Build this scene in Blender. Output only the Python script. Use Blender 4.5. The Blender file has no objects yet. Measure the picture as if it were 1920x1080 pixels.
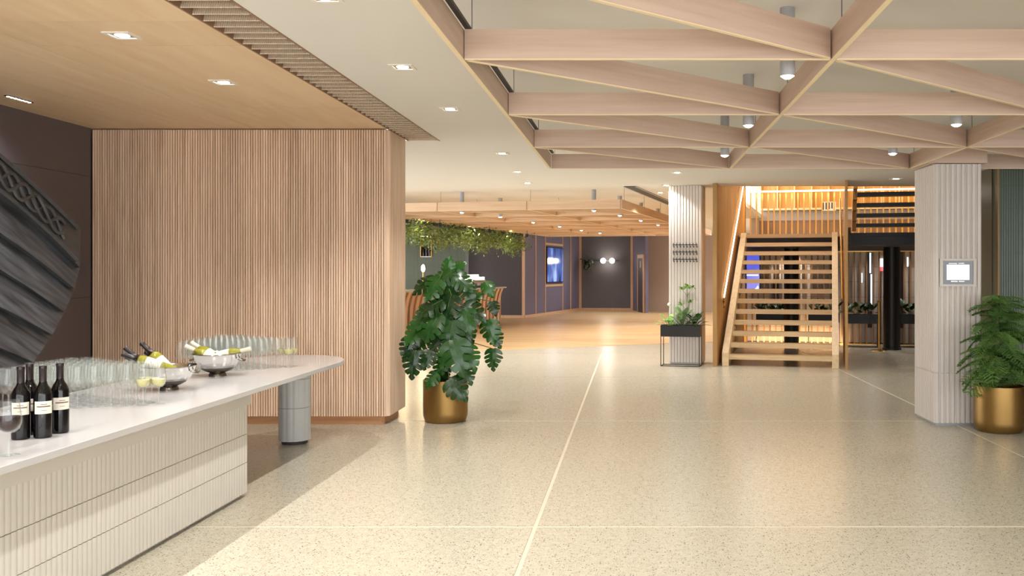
import bpy, math, random
from mathutils import Vector, Matrix
random.seed(7)
SC = bpy.context.scene
COL = SC.collection
F, CX, CY, H = 1690.0, 1187.0, 509.0, 1.6      # focal length and vanishing point in 1920x1080 pixels, eye height
# ------------------------------------------------------------------ camera, world, exposure
cam = bpy.data.cameras.new('camera'); cam_o = bpy.data.objects.new('camera', cam); COL.objects.link(cam_o)
cam.sensor_width = 36; cam.lens = 36*F/1920
cam.shift_x = -(CX-960)/1920; cam.shift_y = -(540-CY)/1920
cam.clip_end = 200
cam_o.location = (0, 0, H); cam_o.rotation_euler = (math.pi/2, 0, 0)
SC.camera = cam_o
w = bpy.data.worlds.new('world'); SC.world = w; w.use_nodes = True
w.node_tree.nodes['Background'].inputs[0].default_value = (0.96, 0.98, 1.0, 1)
w.node_tree.nodes['Background'].inputs[1].default_value = 3.7
vs = SC.view_settings
vs.view_transform = 'Standard'; vs.look = 'None'; vs.gamma = 1; vs.use_curve_mapping = False
vs.exposure = 0.48
SC.cycles.transparent_max_bounces = 44
SC.cycles.max_bounces = 5
SC.cycles.diffuse_bounces = 4; SC.cycles.glossy_bounces = 3
SC.cycles.sample_clamp_indirect = 6
SC.cycles.caustics_reflective = False; SC.cycles.caustics_refractive = False
SC.cycles.use_denoising = True
SC.cycles.use_adaptive_sampling = True; SC.cycles.adaptive_threshold = 0.06; SC.cycles.adaptive_min_samples = 16
WARM = (1.0, 0.972, 0.925)
AMBER = (1.0, 0.72, 0.38)
DOWN_W, WOODROW_W, PEND_W, FAR_W = 84, 82, 22, 96

# ------------------------------------------------------------------ helpers
def P(px, py, d):
    return Vector(((px-CX)/F*d, d, H-(py-CY)/F*d))
TH = math.radians(12.4)
S0 = Vector((1.37, 15.16, 0))                                      # rear frame: the stair hall stands turned by 12.4 degrees
U = Vector((math.cos(TH), -math.sin(TH), 0)); V = Vector((math.sin(TH), math.cos(TH), 0))
def R(u, v, z=0):
    return S0+U*u+V*v+Vector((0, 0, z))
def lin(c):
    out = []
    for x in c[:3]:
        x /= 255.0
        out.append(x/12.92 if x <= 0.04045 else ((x+0.055)/1.055)**2.4)
    return (*out, 1)

class MB:
    def __init__(s): s.v = []; s.f = []
    def add(s, vs_, fs, M=None):
        n = len(s.v)
        s.v += [tuple(M @ Vector(p)) if M else tuple(p) for p in vs_]
        s.f += [tuple(i+n for i in f) for f in fs]
        return s
    def box(s, x0, x1, y0, y1, z0, z1, M=None):
        return s.add([(x0,y0,z0),(x1,y0,z0),(x1,y1,z0),(x0,y1,z0),(x0,y0,z1),(x1,y0,z1),(x1,y1,z1),(x0,y1,z1)],
              [(3,2,1,0),(4,5,6,7),(0,1,5,4),(1,2,6,5),(2,3,7,6),(3,0,4,7)], M)
    def prism(s, poly, z0, z1, M=None):
        n = len(poly)
        a = sum(poly[i][0]*poly[(i+1)%n][1]-poly[(i+1)%n][0]*poly[i][1] for i in range(n))
        if a < 0: poly = poly[::-1]
        return s.add([(p[0],p[1],z0) for p in poly]+[(p[0],p[1],z1) for p in poly],
              [tuple(range(n-1,-1,-1)), tuple(range(n,2*n))]+[(i,(i+1)%n,(i+1)%n+n,i+n) for i in range(n)], M)
    def lathe(s, prof, n=24, M=None, cap0=False, cap1=False):
        vs_ = []
        for r, z in prof:
            for k in range(n):
                a = 2*math.pi*k/n
                vs_.append((r*math.cos(a), r*math.sin(a), z))
        fs = []
        for i in range(len(prof)-1):
            for k in range(n):
                k2 = (k+1) % n
                fs.append((i*n+k, i*n+k2, (i+1)*n+k2, (i+1)*n+k))
        if cap0: fs.append(tuple(range(n-1,-1,-1)))
        if cap1: fs.append(tuple(range((len(prof)-1)*n, len(prof)*n)))
        return s.add(vs_, fs, M)
    def tube(s, pts, r, n=6, taper=None):
        pts = [Vector(p) for p in pts]; m = len(pts); vs_ = []
        for i, p in enumerate(pts):
            t = (pts[min(i+1,m-1)]-pts[max(i-1,0)]).normalized()
            a = t.cross(Vector((0,0,1)))
            if a.length < 1e-3: a = t.cross(Vector((0,1,0)))
            a.normalize(); b = t.cross(a)
            rr = r if taper is None else r*(1+(taper-1)*i/max(1,m-1))
            for k in range(n):
                an = 2*math.pi*k/n
                vs_.append(p+a*(rr*math.cos(an))+b*(rr*math.sin(an)))
        fs = [(i*n+k, i*n+(k+1)%n, (i+1)*n+(k+1)%n, (i+1)*n+k) for i in range(m-1) for k in range(n)]
        fs += [tuple(range(n-1,-1,-1)), tuple(range((m-1)*n, m*n))]
        return s.add(vs_, fs)
    def extrude(s, line, z0, z1, M=None, closed=False):
        n = len(line)
        vs_ = [(p[0],p[1],z0) for p in line]+[(p[0],p[1],z1) for p in line]
        fs = [(i,(i+1)%n,(i+1)%n+n,i+n) for i in range(n if closed else n-1)]
        return s.add(vs_, fs, M)
    def mesh(s, name, mat, smooth=False):
        me = bpy.data.meshes.new(name); me.from_pydata(s.v, [], s.f); me.validate(); me.update()
        if mat: me.materials.append(mat)
        if smooth:
            me.polygons.foreach_set('use_smooth', [True]*len(me.polygons))
            me.set_sharp_from_angle(angle=math.radians(40))
        return me
    def build(s, name, mat, parent=None, smooth=False):
        return put(name, s.mesh(name, mat, smooth), parent)

def put(name, me, parent=None, loc=None, rot=None):
    o = bpy.data.objects.new(name, me); COL.objects.link(o)
    if parent: o.parent = parent
    if loc is not None: o.location = loc
    if rot is not None: o.rotation_euler = rot
    return o
def tag(o, label, cat, group=None):
    o['label'] = label; o['category'] = cat
    if group: o['group'] = group
    return o
def thing(name, label, cat, loc=(0,0,0), rz=0, group=None):
    o = bpy.data.objects.new(name, None); COL.objects.link(o)
    o.empty_display_size = 0.1
    o.location = loc; o.rotation_euler = (0, 0, rz)
    return tag(o, label, cat, group)
def struct(o): o['kind'] = 'structure'; return o
def copy_tree(o, parent=None):
    c = o.copy(); COL.objects.link(c); c.parent = parent
    for ch in list(o.children): copy_tree(ch, c)
    return c
def lamp(name, parent, loc, power, color=WARM, angle=110, blend=0.35, radius=0.03, kind='SPOT', aim=None, size=None):
    l = bpy.data.lights.new(name, kind); l.energy = power; l.color = color
    if kind == 'SPOT': l.spot_size = math.radians(angle); l.spot_blend = blend
    if kind == 'AREA':
        l.shape = 'RECTANGLE'; l.size, l.size_y = size
    else: l.shadow_soft_size = radius
    o = bpy.data.objects.new(name, l); COL.objects.link(o); o.location = loc
    if parent: o.parent = parent
    if aim is not None: o.rotation_euler = Vector(aim).to_track_quat('-Z', 'Y').to_euler()
    return o

# ------------------------------------------------------------------ materials
def new_mat(name):
    m = bpy.data.materials.new(name); m.use_nodes = True
    nt = m.node_tree; return m, nt, nt.nodes['Principled BSDF']
def mat(name, c, rough=0.5, metal=0.0, var=0.06, scale=6, bump=0.0, bscale=60, spec=0.5, coat=0.0):
    m, nt, b = new_mat(name)
    b.inputs['Roughness'].default_value = rough; b.inputs['Metallic'].default_value = metal
    b.inputs['Specular IOR Level'].default_value = spec; b.inputs['Coat Weight'].default_value = coat
    tc = nt.nodes.new('ShaderNodeTexCoord'); nz = nt.nodes.new('ShaderNodeTexNoise')
    nz.inputs['Scale'].default_value = scale; nz.inputs['Detail'].default_value = 3
    nt.links.new(tc.outputs['Object'], nz.inputs['Vector'])
    mx = nt.nodes.new('ShaderNodeMix'); mx.data_type = 'RGBA'
    l = lin(c)
    mx.inputs['A'].default_value = tuple(x*(1-var) for x in l[:3])+(1,)
    mx.inputs['B'].default_value = tuple(min(1, x*(1+var)) for x in l[:3])+(1,)
    nt.links.new(nz.outputs['Fac'], mx.inputs['Factor']); nt.links.new(mx.outputs['Result'], b.inputs['Base Color'])
    if bump:
        n2 = nt.nodes.new('ShaderNodeTexNoise'); n2.inputs['Scale'].default_value = bscale
        nt.links.new(tc.outputs['Object'], n2.inputs['Vector'])
        bp = nt.nodes.new('ShaderNodeBump'); bp.inputs['Strength'].default_value = bump; bp.inputs['Distance'].default_value = 0.01
        nt.links.new(n2.outputs['Fac'], bp.inputs['Height']); nt.links.new(bp.outputs['Normal'], b.inputs['Normal'])
    return m
def wood(name, c1, c2, axis='Z', rough=0.45, fine=40, stretch=0.06, rnd=0.12, bump=0.05, bygroup=False, rot=None):
    """straight-grained timber; grain runs along the given object axis; every board takes its own tone"""
    m, nt, b = new_mat(name)
    b.inputs['Roughness'].default_value = rough
    tc = nt.nodes.new('ShaderNodeTexCoord'); mp = nt.nodes.new('ShaderNodeMapping')
    sc = [1.0, 1.0, 1.0]; sc['XYZ'.index(axis)] = stretch
    mp.inputs['Scale'].default_value = sc
    if rot is not None:
        mp.vector_type = 'TEXTURE'; mp.inputs['Scale'].default_value = [1.0/x for x in sc]; mp.inputs['Rotation'].default_value = rot
    oi = nt.nodes.new('ShaderNodeObjectInfo')
    cmb = nt.nodes.new('ShaderNodeMath'); cmb.operation = 'MULTIPLY'; cmb.inputs[1].default_value = 37.0
    nt.links.new(oi.outputs['Random'], cmb.inputs[0])
    va = nt.nodes.new('ShaderNodeVectorMath'); va.operation = 'ADD'
    nt.links.new(tc.outputs['Object'], mp.inputs['Vector']); nt.links.new(mp.outputs['Vector'], va.inputs[0])
    nt.links.new(cmb.outputs[0], va.inputs[1])
    n1 = nt.nodes.new('ShaderNodeTexNoise'); n1.inputs['Scale'].default_value = fine; n1.inputs['Detail'].default_value = 5
    n1.inputs['Distortion'].default_value = 0.4
    nt.links.new(va.outputs[0], n1.inputs['Vector'])
    cr = nt.nodes.new('ShaderNodeValToRGB')
    cr.color_ramp.elements[0].position = 0.28; cr.color_ramp.elements[0].color = lin(c2)
    cr.color_ramp.elements[1].position = 0.72; cr.color_ramp.elements[1].color = lin(c1)
    nt.links.new(n1.outputs['Fac'], cr.inputs['Fac'])
    hs = nt.nodes.new('ShaderNodeHueSaturation')
    mr = nt.nodes.new('ShaderNodeMapRange'); mr.inputs['To Min'].default_value = 1-rnd; mr.inputs['To Max'].default_value = 1+rnd
    src = oi.outputs['Random']
    if bygroup:
        wn = nt.nodes.new('ShaderNodeTexNoise'); wn.inputs['Scale'].default_value = 4.0; wn.inputs['Detail'].default_value = 3
        nt.links.new(oi.outputs['Location'], wn.inputs['Vector']); src = wn.outputs['Fac']
        mr.inputs['From Min'].default_value = 0.3; mr.inputs['From Max'].default_value = 0.7
    nt.links.new(src, mr.inputs['Value']); nt.links.new(mr.outputs['Result'], hs.inputs['Value'])
    nt.links.new(cr.outputs['Color'], hs.inputs['Color']); nt.links.new(hs.outputs['Color'], b.inputs['Base Color'])
    bp = nt.nodes.new('ShaderNodeBump'); bp.inputs['Strength'].default_value = bump; bp.inputs['Distance'].default_value = 0.003
    nt.links.new(n1.outputs['Fac'], bp.inputs['Height']); nt.links.new(bp.outputs['Normal'], b.inputs['Normal'])
    return m
def emit(name, c, s):
    m, nt, b = new_mat(name)
    b.inputs['Base Color'].default_value = (0.8, 0.8, 0.8, 1)
    b.inputs['Emission Color'].default_value = (*c, 1); b.inputs['Emission Strength'].default_value = s
    return m
def clear_glass(name, tint=(0.985, 0.99, 0.985), refl=0.9, caustic_white=0.012):
    m = bpy.data.materials.new(name); m.use_nodes = True; nt = m.node_tree
    nt.nodes.remove(nt.nodes['Principled BSDF'])
    tr = nt.nodes.new('ShaderNodeBsdfTransparent'); tr.inputs[0].default_value = (*tint, 1)
    gl = nt.nodes.new('ShaderNodeBsdfGlossy'); gl.inputs['Roughness'].default_value = 0.03
    gl.inputs['Color'].default_value = (refl, refl, refl, 1)
    lw = nt.nodes.new('ShaderNodeLayerWeight'); lw.inputs['Blend'].default_value = 0.5
    pw = nt.nodes.new('ShaderNodeMath'); pw.operation = 'POWER'; pw.inputs[1].default_value = 3.0
    mr = nt.nodes.new('ShaderNodeMapRange'); mr.inputs['To Min'].default_value = 0.02; mr.inputs['To Max'].default_value = 0.62
    nt.links.new(lw.outputs['Facing'], pw.inputs[0]); nt.links.new(pw.outputs[0], mr.inputs['Value'])
    mx = nt.nodes.new('ShaderNodeMixShader')
    nt.links.new(mr.outputs['Result'], mx.inputs[0]); nt.links.new(tr.outputs[0], mx.inputs[1]); nt.links.new(gl.outputs[0], mx.inputs[2])
    df = nt.nodes.new('ShaderNodeBsdfDiffuse'); df.inputs[0].default_value = (0.95, 0.96, 0.96, 1)  # white mixed into the glass, standing in for caustic light
    m2 = nt.nodes.new('ShaderNodeMixShader'); m2.inputs[0].default_value = caustic_white
    nt.links.new(mx.outputs[0], m2.inputs[1]); nt.links.new(df.outputs[0], m2.inputs[2])
    nt.links.new(m2.outputs[0], nt.nodes['Material Output'].inputs[0])
    return m
def terrazzo(name):
    m, nt, b = new_mat(name)
    tc = nt.nodes.new('ShaderNodeTexCoord')
    n0 = nt.nodes.new('ShaderNodeTexNoise'); n0.inputs['Scale'].default_value = 25; n0.inputs['Detail'].default_value = 3
    nt.links.new(tc.outputs['Object'], n0.inputs['Vector'])
    base = nt.nodes.new('ShaderNodeValToRGB')
    base.color_ramp.elements[0].position = 0.3; base.color_ramp.elements[0].color = lin((182, 175, 158))
    base.color_ramp.elements[1].position = 0.7; base.color_ramp.elements[1].color = lin((196, 189, 171))
    nt.links.new(n0.outputs['Fac'], base.inputs['Fac'])
    prev = base.outputs['Color']
    for sc, lo, hi, thr in ((180, (150, 140, 120), (222, 214, 196), 0.6), (115, (92, 82, 68), (150, 138, 116), 0.5), (66, (74, 64, 54), (124, 112, 94), 0.20)):
        vo = nt.nodes.new('ShaderNodeTexVoronoi'); vo.inputs['Scale'].default_value = sc
        nt.links.new(tc.outputs['Object'], vo.inputs['Vector'])
        sep = nt.nodes.new('ShaderNodeSeparateColor'); nt.links.new(vo.outputs['Color'], sep.inputs[0])
        ch = nt.nodes.new('ShaderNodeMath'); ch.operation = 'LESS_THAN'; ch.inputs[1].default_value = thr
        nt.links.new(sep.outputs[0], ch.inputs[0])
        d = nt.nodes.new('ShaderNodeMath'); d.operation = 'LESS_THAN'; d.inputs[1].default_value = 0.30
        nt.links.new(vo.outputs['Distance'], d.inputs[0])
        mu = nt.nodes.new('ShaderNodeMath'); mu.operation = 'MULTIPLY'
        nt.links.new(ch.outputs[0], mu.inputs[0]); nt.links.new(d.outputs[0], mu.inputs[1])
        cc = nt.nodes.new('ShaderNodeMix'); cc.data_type = 'RGBA'
        cc.inputs['A'].default_value = lin(lo); cc.inputs['B'].default_value = lin(hi)
        nt.links.new(sep.outputs[1], cc.inputs['Factor'])
        mx = nt.nodes.new('ShaderNodeMix'); mx.data_type = 'RGBA'
        nt.links.new(mu.outputs[0], mx.inputs['Factor']); nt.links.new(prev, mx.inputs['A']); nt.links.new(cc.outputs['Result'], mx.inputs['B'])
        prev = mx.outputs['Result']
    nt.links.new(prev, b.inputs['Base Color'])
    n2 = nt.nodes.new('ShaderNodeTexNoise'); n2.inputs['Scale'].default_value = 0.5; n2.inputs['Detail'].default_value = 1
    nt.links.new(tc.outputs['Object'], n2.inputs['Vector'])
    mr = nt.nodes.new('ShaderNodeMapRange'); mr.inputs['To Min'].default_value = 0.20; mr.inputs['To Max'].default_value = 0.26; b.inputs['Specular IOR Level'].default_value = 0.28
    nt.links.new(n2.outputs['Fac'], mr.inputs['Value']); nt.links.new(mr.outputs['Result'], b.inputs['Roughness'])
    return m
def planks(name):
    m, nt, b = new_mat(name)
    b.inputs['Roughness'].default_value = 0.32
    tc = nt.nodes.new('ShaderNodeTexCoord'); mp = nt.nodes.new('ShaderNodeMapping')
    mp.inputs['Rotation'].default_value = (0, 0, TH)
    br = nt.nodes.new('ShaderNodeTexBrick'); br.inputs['Scale'].default_value = 1.0
    br.inputs['Brick Width'].default_value = 1.8; br.inputs['Row Height'].default_value = 0.18; br.inputs['Mortar Size'].default_value = 0.002
    br.inputs['Color1'].default_value = lin((216, 184, 140)); br.inputs['Color2'].default_value = lin((200, 164, 118)); br.inputs['Mortar'].default_value = lin((150, 114, 76))
    nt.links.new(tc.outputs['Object'], mp.inputs['Vector']); nt.links.new(mp.outputs['Vector'], br.inputs['Vector'])
    nt.links.new(br.outputs['Color'], b.inputs['Base Color'])
    return m
def leafmat(name, c1, c2, rough=0.35, trans=0.15):
    m, nt, b = new_mat(name)
    b.inputs['Roughness'].default_value = rough
    oi = nt.nodes.new('ShaderNodeObjectInfo'); tc = nt.nodes.new('ShaderNodeTexCoord')
    nz = nt.nodes.new('ShaderNodeTexNoise'); nz.inputs['Scale'].default_value = 9
    nt.links.new(tc.outputs['Object'], nz.inputs['Vector'])
    ad = nt.nodes.new('ShaderNodeMath'); ad.operation = 'ADD'; ad.use_clamp = True
    sb = nt.nodes.new('ShaderNodeMath'); sb.operation = 'SUBTRACT'; sb.inputs[1].default_value = 0.5
    nt.links.new(nz.outputs['Fac'], sb.inputs[0]); nt.links.new(sb.outputs[0], ad.inputs[0]); nt.links.new(oi.outputs['Random'], ad.inputs[1])
    mx = nt.nodes.new('ShaderNodeMix'); mx.data_type = 'RGBA'
    mx.inputs['A'].default_value = lin(c1); mx.inputs['B'].default_value = lin(c2)
    nt.links.new(ad.outputs[0], mx.inputs['Factor']); nt.links.new(mx.outputs['Result'], b.inputs['Base Color'])
    b.inputs['Subsurface Weight'].default_value = 0.0
    b.inputs['Transmission Weight'].default_value = 0.0
    return m
def ribbed(name, c, freq, axis='X', rough=0.5, depth=0.6):
    """surface finely fluted: relief, with groove shade painted into the colour"""
    m, nt, b = new_mat(name)
    b.inputs['Roughness'].default_value = rough; b.inputs['Base Color'].default_value = lin(c)
    tc = nt.nodes.new('ShaderNodeTexCoord'); wv = nt.nodes.new('ShaderNodeTexWave'); wv.bands_direction = axis
    wv.inputs['Scale'].default_value = freq
    nt.links.new(tc.outputs['Object'], wv.inputs['Vector'])
    bp = nt.nodes.new('ShaderNodeBump'); bp.inputs['Strength'].default_value = depth; bp.inputs['Distance'].default_value = 0.01
    nt.links.new(wv.outputs['Fac'], bp.inputs['Height']); nt.links.new(bp.outputs['Normal'], b.inputs['Normal'])
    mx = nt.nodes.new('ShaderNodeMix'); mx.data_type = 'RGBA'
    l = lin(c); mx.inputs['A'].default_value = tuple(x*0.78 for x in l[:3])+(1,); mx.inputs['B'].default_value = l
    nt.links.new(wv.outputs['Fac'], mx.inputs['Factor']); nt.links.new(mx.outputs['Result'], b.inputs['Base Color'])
    return m

M = {}
M['terrazzo'] = terrazzo('terrazzo'); M['joint'] = mat('cream_joint', (212, 200, 178), 0.5)
M['planks'] = planks('oak_planks')
M['ceiling'] = mat('ceiling_paint', (230, 227, 221), 0.85, var=0.02, scale=1.5)
M['wceil'] = wood('ply_ceiling', (240, 214, 178), (230, 198, 158), 'Y', 0.5, fine=9, stretch=0.12, rnd=0.03, bump=0.02)
M['slat'] = wood('oak_slat', (240, 212, 186), (208, 174, 146), 'Z', 0.5, fine=26, stretch=0.05, rnd=0.14, bygroup=True)
M['slatback'] = mat('slat_backing', (150, 118, 94), 0.7)
M['plinth'] = wood('oak_plinth', (200, 150, 108), (178, 128, 88), 'X', 0.45, fine=30)
M['beamX'] = wood('lattice_oak_x', (208, 184, 166), (194, 166, 147), 'X', 0.5, fine=30, stretch=0.05, rnd=0.05)
M['edge'] = mat('pale_edge_band', (240, 218, 180), 0.5)
M['beam2'] = wood('lattice_oak_rear', (222, 190, 158), (206, 172, 138), 'X', 0.5, fine=30, stretch=0.05, rnd=0.05)
M['darkwall'] = mat('dark_wall', (98, 88, 88), 0.75, var=0.05, scale=2)
M['counter'] = mat('white_fluted_tile', (204, 199, 190), 0.42, var=0.03)
M['top'] = mat('white_worktop', (186, 184, 184), 0.14, var=0.015, scale=3)
M['column'] = mat('column_cladding', (212, 204, 197), 0.5, var=0.03)
M['legtile'] = mat('leg_tile', (206, 208, 208), 0.4, var=0.04, scale=10)
M['hull'] = wood('tarred_timber', (98, 101, 107), (36, 36, 38), 'Y', 0.40, fine=22, stretch=0.05, rnd=0.14, bump=0.6, rot=(math.radians(-32), 0, 0))
M['carve'] = mat('tarred_carving', (74, 75, 78), 0.38, var=0.2, scale=20, bump=0.2, bscale=40)
M['gold'] = mat('brushed_brass_pot', (156, 124, 74), 0.42, 1.0, var=0.12, scale=5)
M['brass'] = mat('brass', (206, 160, 84), 0.3, 1.0, var=0.05)
M['bronze'] = mat('bronze_edge', (168, 132, 84), 0.5, 0.6)
M['black'] = mat('black_metal', (20, 19, 20), 0.45, var=0.1)
M['soil'] = mat('soil', (38, 28, 20), 0.95, var=0.3, scale=40)
M['steel'] = mat('polished_steel', (215, 214, 212), 0.10, 1.0, var=0.02)
M['pewter'] = mat('dark_pewter', (120, 114, 106), 0.3, 1.0, var=0.06)
M['glass'] = clear_glass('clear_glass')
M['stemglass'] = clear_glass('stem_glass', (0.93, 0.95, 0.95), 1.0, 0.07)  # more white mixed in, imitating light caught by the stems
M['greenglass'] = mat('dark_bottle_glass', (12, 11, 12), 0.06, var=0.05, spec=0.45)
M['whiteglass'] = mat('pale_bottle_glass', (138, 134, 50), 0.08, var=0.08, spec=0.7)
M['capsule'] = mat('dark_capsule', (32, 20, 22), 0.3)
M['label'] = mat('paper_label', (222, 214, 200), 0.7, var=0.03)
M['ink'] = mat('label_ink', (110, 92, 80), 0.8)
M['redwine'] = mat('red_wine', (34, 5, 10), 0.10, spec=0.2)
M['whitewine'] = mat('white_wine', (206, 198, 138), 0.06, spec=0.6)
M['lens'] = emit('downlight_lens', (1.0, 0.90, 0.74), 22)
M['trim'] = mat('white_trim', (235, 230, 222), 0.35)
M['pend'] = mat('grey_pendant', (168, 168, 170), 0.5)
M['wire'] = mat('steel_wire', (120, 118, 116), 0.4, 0.8)
M['leaf'] = leafmat('monstera_leaf', (15, 46, 13), (46, 96, 34), 0.27)
M['leaf_l'] = leafmat('young_leaf', (108, 158, 60), (160, 196, 92))
M['leaf_g'] = leafmat('grey_green_leaf', (112, 142, 96), (162, 184, 136))
M['pine'] = leafmat('pine_frond', (70, 108, 42), (112, 150, 66), 0.55)
M['hang'] = leafmat('trailing_leaf', (92, 116, 46), (172, 180, 92), 0.5)
M['dkleaf'] = leafmat('dark_leaf', (24, 44, 20), (50, 76, 38), 0.4)
M['stem'] = mat('green_stem', (70, 98, 44), 0.5)
M['moss'] = mat('coir_pole', (116, 72, 44), 0.95, var=0.25, scale=30, bump=0.5)
M['bark'] = mat('bark', (92, 76, 48), 0.9, var=0.2, scale=30)
M['purple'] = mat('mauve_panel', (104, 98, 120), 0.6, var=0.04, scale=2)
M['greywall'] = mat('charcoal_wall', (92, 88, 92), 0.7, var=0.03)
M['greyblack'] = mat('dark_grey_wall', (66, 61, 66), 0.6, var=0.04)
M['brown'] = mat('taupe_wall', (172, 150, 134), 0.75, var=0.03)
M['batten'] = wood('oak_batten', (214, 176, 142), (190, 150, 116), 'Z', 0.5, fine=30)
M['stair'] = wood('stair_timber', (226, 198, 154), (206, 174, 128), 'X', 0.35, fine=28, stretch=0.07, rnd=0.05)
M['stringer'] = wood('stringer_timber', (240, 216, 176), (224, 194, 148), 'Y', 0.4, fine=20, stretch=0.08)
M['panelwood'] = wood('stair_panel_timber', (204, 154, 86), (168, 118, 58), 'Z', 0.6, fine=22, stretch=0.06, rnd=0.08)
M['fin'] = wood('screen_fin', (150, 106, 66), (112, 76, 46), 'Z', 0.4, fine=22)
M['stone'] = mat('pale_stone', (186, 172, 158), 0.45, var=0.05, scale=3)
M['gtile'] = ribbed('green_glazed_tile', (104, 120, 108), 9.0, 'X', 0.25, 0.7)
M['gdark'] = mat('dark_green_tile', (84, 80, 66), 0.3, var=0.06)
M['grille'] = ribbed('ribbed_grille', (236, 216, 190), 24.0, 'X', 0.5, 0.4)
M['led'] = emit('led_strip', (1.0, 0.80, 0.45), 9)
M['ledhot'] = emit('led_rail', (1.0, 0.86, 0.60), 3)
M['globe'] = emit('globe_glass', (1.0, 0.93, 0.82), 7)
M['bulb'] = emit('bulb', (1.0, 0.78, 0.48), 14)
M['screen_white'] = emit('screen_white', (0.84, 0.92, 1.0), 0.95)
M['screen_blue'] = emit('screen_blue', (0.03, 0.06, 0.55), 0.9)
M['screen_mark'] = emit('screen_mark', (0.75, 0.85, 1.0), 0.9)
M['screen_text'] = emit('screen_text', (0.45, 0.58, 0.75), 0.35)
M['street'] = emit('street_light_glimpse', (0.72, 0.88, 1.0), 1.1)
M['signred'] = emit('red_sign', (0.9, 0.08, 0.12), 0.8)
M['signwhite'] = emit('white_sign', (1.0, 0.95, 0.95), 1.2)
M['blackglass'] = mat('black_glass', (10, 12, 16), 0.08, spec=0.7)

def tv_mat():
    m, nt, b = new_mat('tv_picture')
    tc = nt.nodes.new('ShaderNodeTexCoord'); nz = nt.nodes.new('ShaderNodeTexNoise')
    mp = nt.nodes.new('ShaderNodeMapping'); mp.inputs['Scale'].default_value = (1.0, 2.4, 0.5)
    nz.inputs['Scale'].default_value = 1.6; nz.inputs['Detail'].default_value = 2
    cr = nt.nodes.new('ShaderNodeValToRGB')
    cr.color_ramp.elements[0].position = 0.35; cr.color_ramp.elements[0].color = (0.004, 0.007, 0.05, 1)
    cr.color_ramp.elements[1].position = 0.75; cr.color_ramp.elements[1].color = (0.45, 0.58, 0.95, 1)
    e = cr.color_ramp.elements.new(0.55); e.color = (0.06, 0.12, 0.42, 1)
    nt.links.new(tc.outputs['Object'], mp.inputs['Vector']); nt.links.new(mp.outputs['Vector'], nz.inputs['Vector'])
    nt.links.new(nz.outputs['Fac'], cr.inputs['Fac'])
    b.inputs['Base Color'].default_value = (0.01, 0.01, 0.015, 1); b.inputs['Roughness'].default_value = 0.1
    nt.links.new(cr.outputs['Color'], b.inputs['Emission Color']); b.inputs['Emission Strength'].default_value = 0.8
    return m
M['tv'] = tv_mat()

ORD = ['nearest', 'second nearest', 'third nearest', 'fourth nearest', 'fifth nearest', 'sixth nearest', 'seventh nearest', 'eighth nearest', 'ninth nearest', 'tenth nearest']
CZ = 3.084                                                          # ceiling height
# ================================================================== FLOOR
fl = struct(MB().box(-10, 14, -3, 46, -0.2, -0.003).build('floor', M['joint']))
xe = [-8.6, -4.6, -0.614, 3.37, 7.36, 11.34]; ye = [-2.35, 1.66, 5.653, 9.645, 13.64, 17.63, 21.62, 25.6]
g = 0.0135
for i in range(len(xe)-1):
    for j in range(len(ye)-1):
        MB().box(xe[i]+g, xe[i+1]-g, ye[j]+g*1.1, ye[j+1]-g*1.1, -0.0029, 0).build('floor_panel', M['terrazzo'], fl)
MB().prism([(-9.5, 15.2), (-2.66, 18.4), (0.78, 20.0), (2.35, 20.55), (6.5, 39), (6.5, 45), (-9.5, 45)], 0.0005, 0.006).build('timber_floor', M['planks'], fl)

# ================================================================== CEILING
cm = MB()
cm.box(-2.2, 12, -3, 15.7, CZ, CZ+0.1)
cm.box(-10, -2.2, 10.24, 46, CZ, CZ+0.1)
pa, pb = R(0.02, 0.55), R(0.02, 10.5)
cm.prism([(-2.2, 15.7), (pa.x, 15.7), (pb.x, pb.y), (pb.x, 46), (-2.2, 46)], CZ, CZ+0.1)
cm.box(pb.x, 12, 27.5, 46, CZ, CZ+0.1)
ce = struct(cm.build('ceiling', M['ceiling']))
# ply panels over the bar, children of the ceiling
rows = [-3, 1.2, 3.3, 5.37, 5.95, 8.2, 9.46]
for a, b in ((-3, 1.2), (1.2, 5.37), (5.37, 9.46)):
    MB().box(-5.66, -3.945, a+0.004, b-0.004, CZ+0.006, CZ+0.03).build('ply_panel', M['wceil'], ce)
for a, b in zip(rows[:-1], rows[1:]):
    MB().box(-3.94, -2.565, a+0.004, b-0.004, CZ+0.006, CZ+0.03).build('ply_panel', M['wceil'], ce)
MB().box(-5.7, -2.55, -3, 9.6, CZ+0.03, CZ+0.08).build('ceiling_backing', M['slatback'], ce)

# louvred strip between ply and plaster
gr = thing('ceiling_grille', 'long louvred ventilation strip running between the plywood and white ceilings', 'grille', (-2.375, 3.6, CZ))
MB().box(-0.19, 0.19, -6.6, 6.64, 0.16, 0.2).build('duct_back', M['slatback'], gr)
for s, n in ((-0.182, 'side'), (0.174, 'side')):
    MB().box(s, s+0.012, -6.6, 6.64, -0.004, 0.16).build(n, M['slatback'], gr)
bl = MB().box(-0.17, 0.174, -0.004, 0.004, 0.0, 0.11).mesh('blade', M['grille'])
k = 0
y = -6.5
while y < 6.6:
    put('blade', bl, gr, (0, y, 0), (math.radians(-24), 0, 0)); y += 0.135

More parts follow.
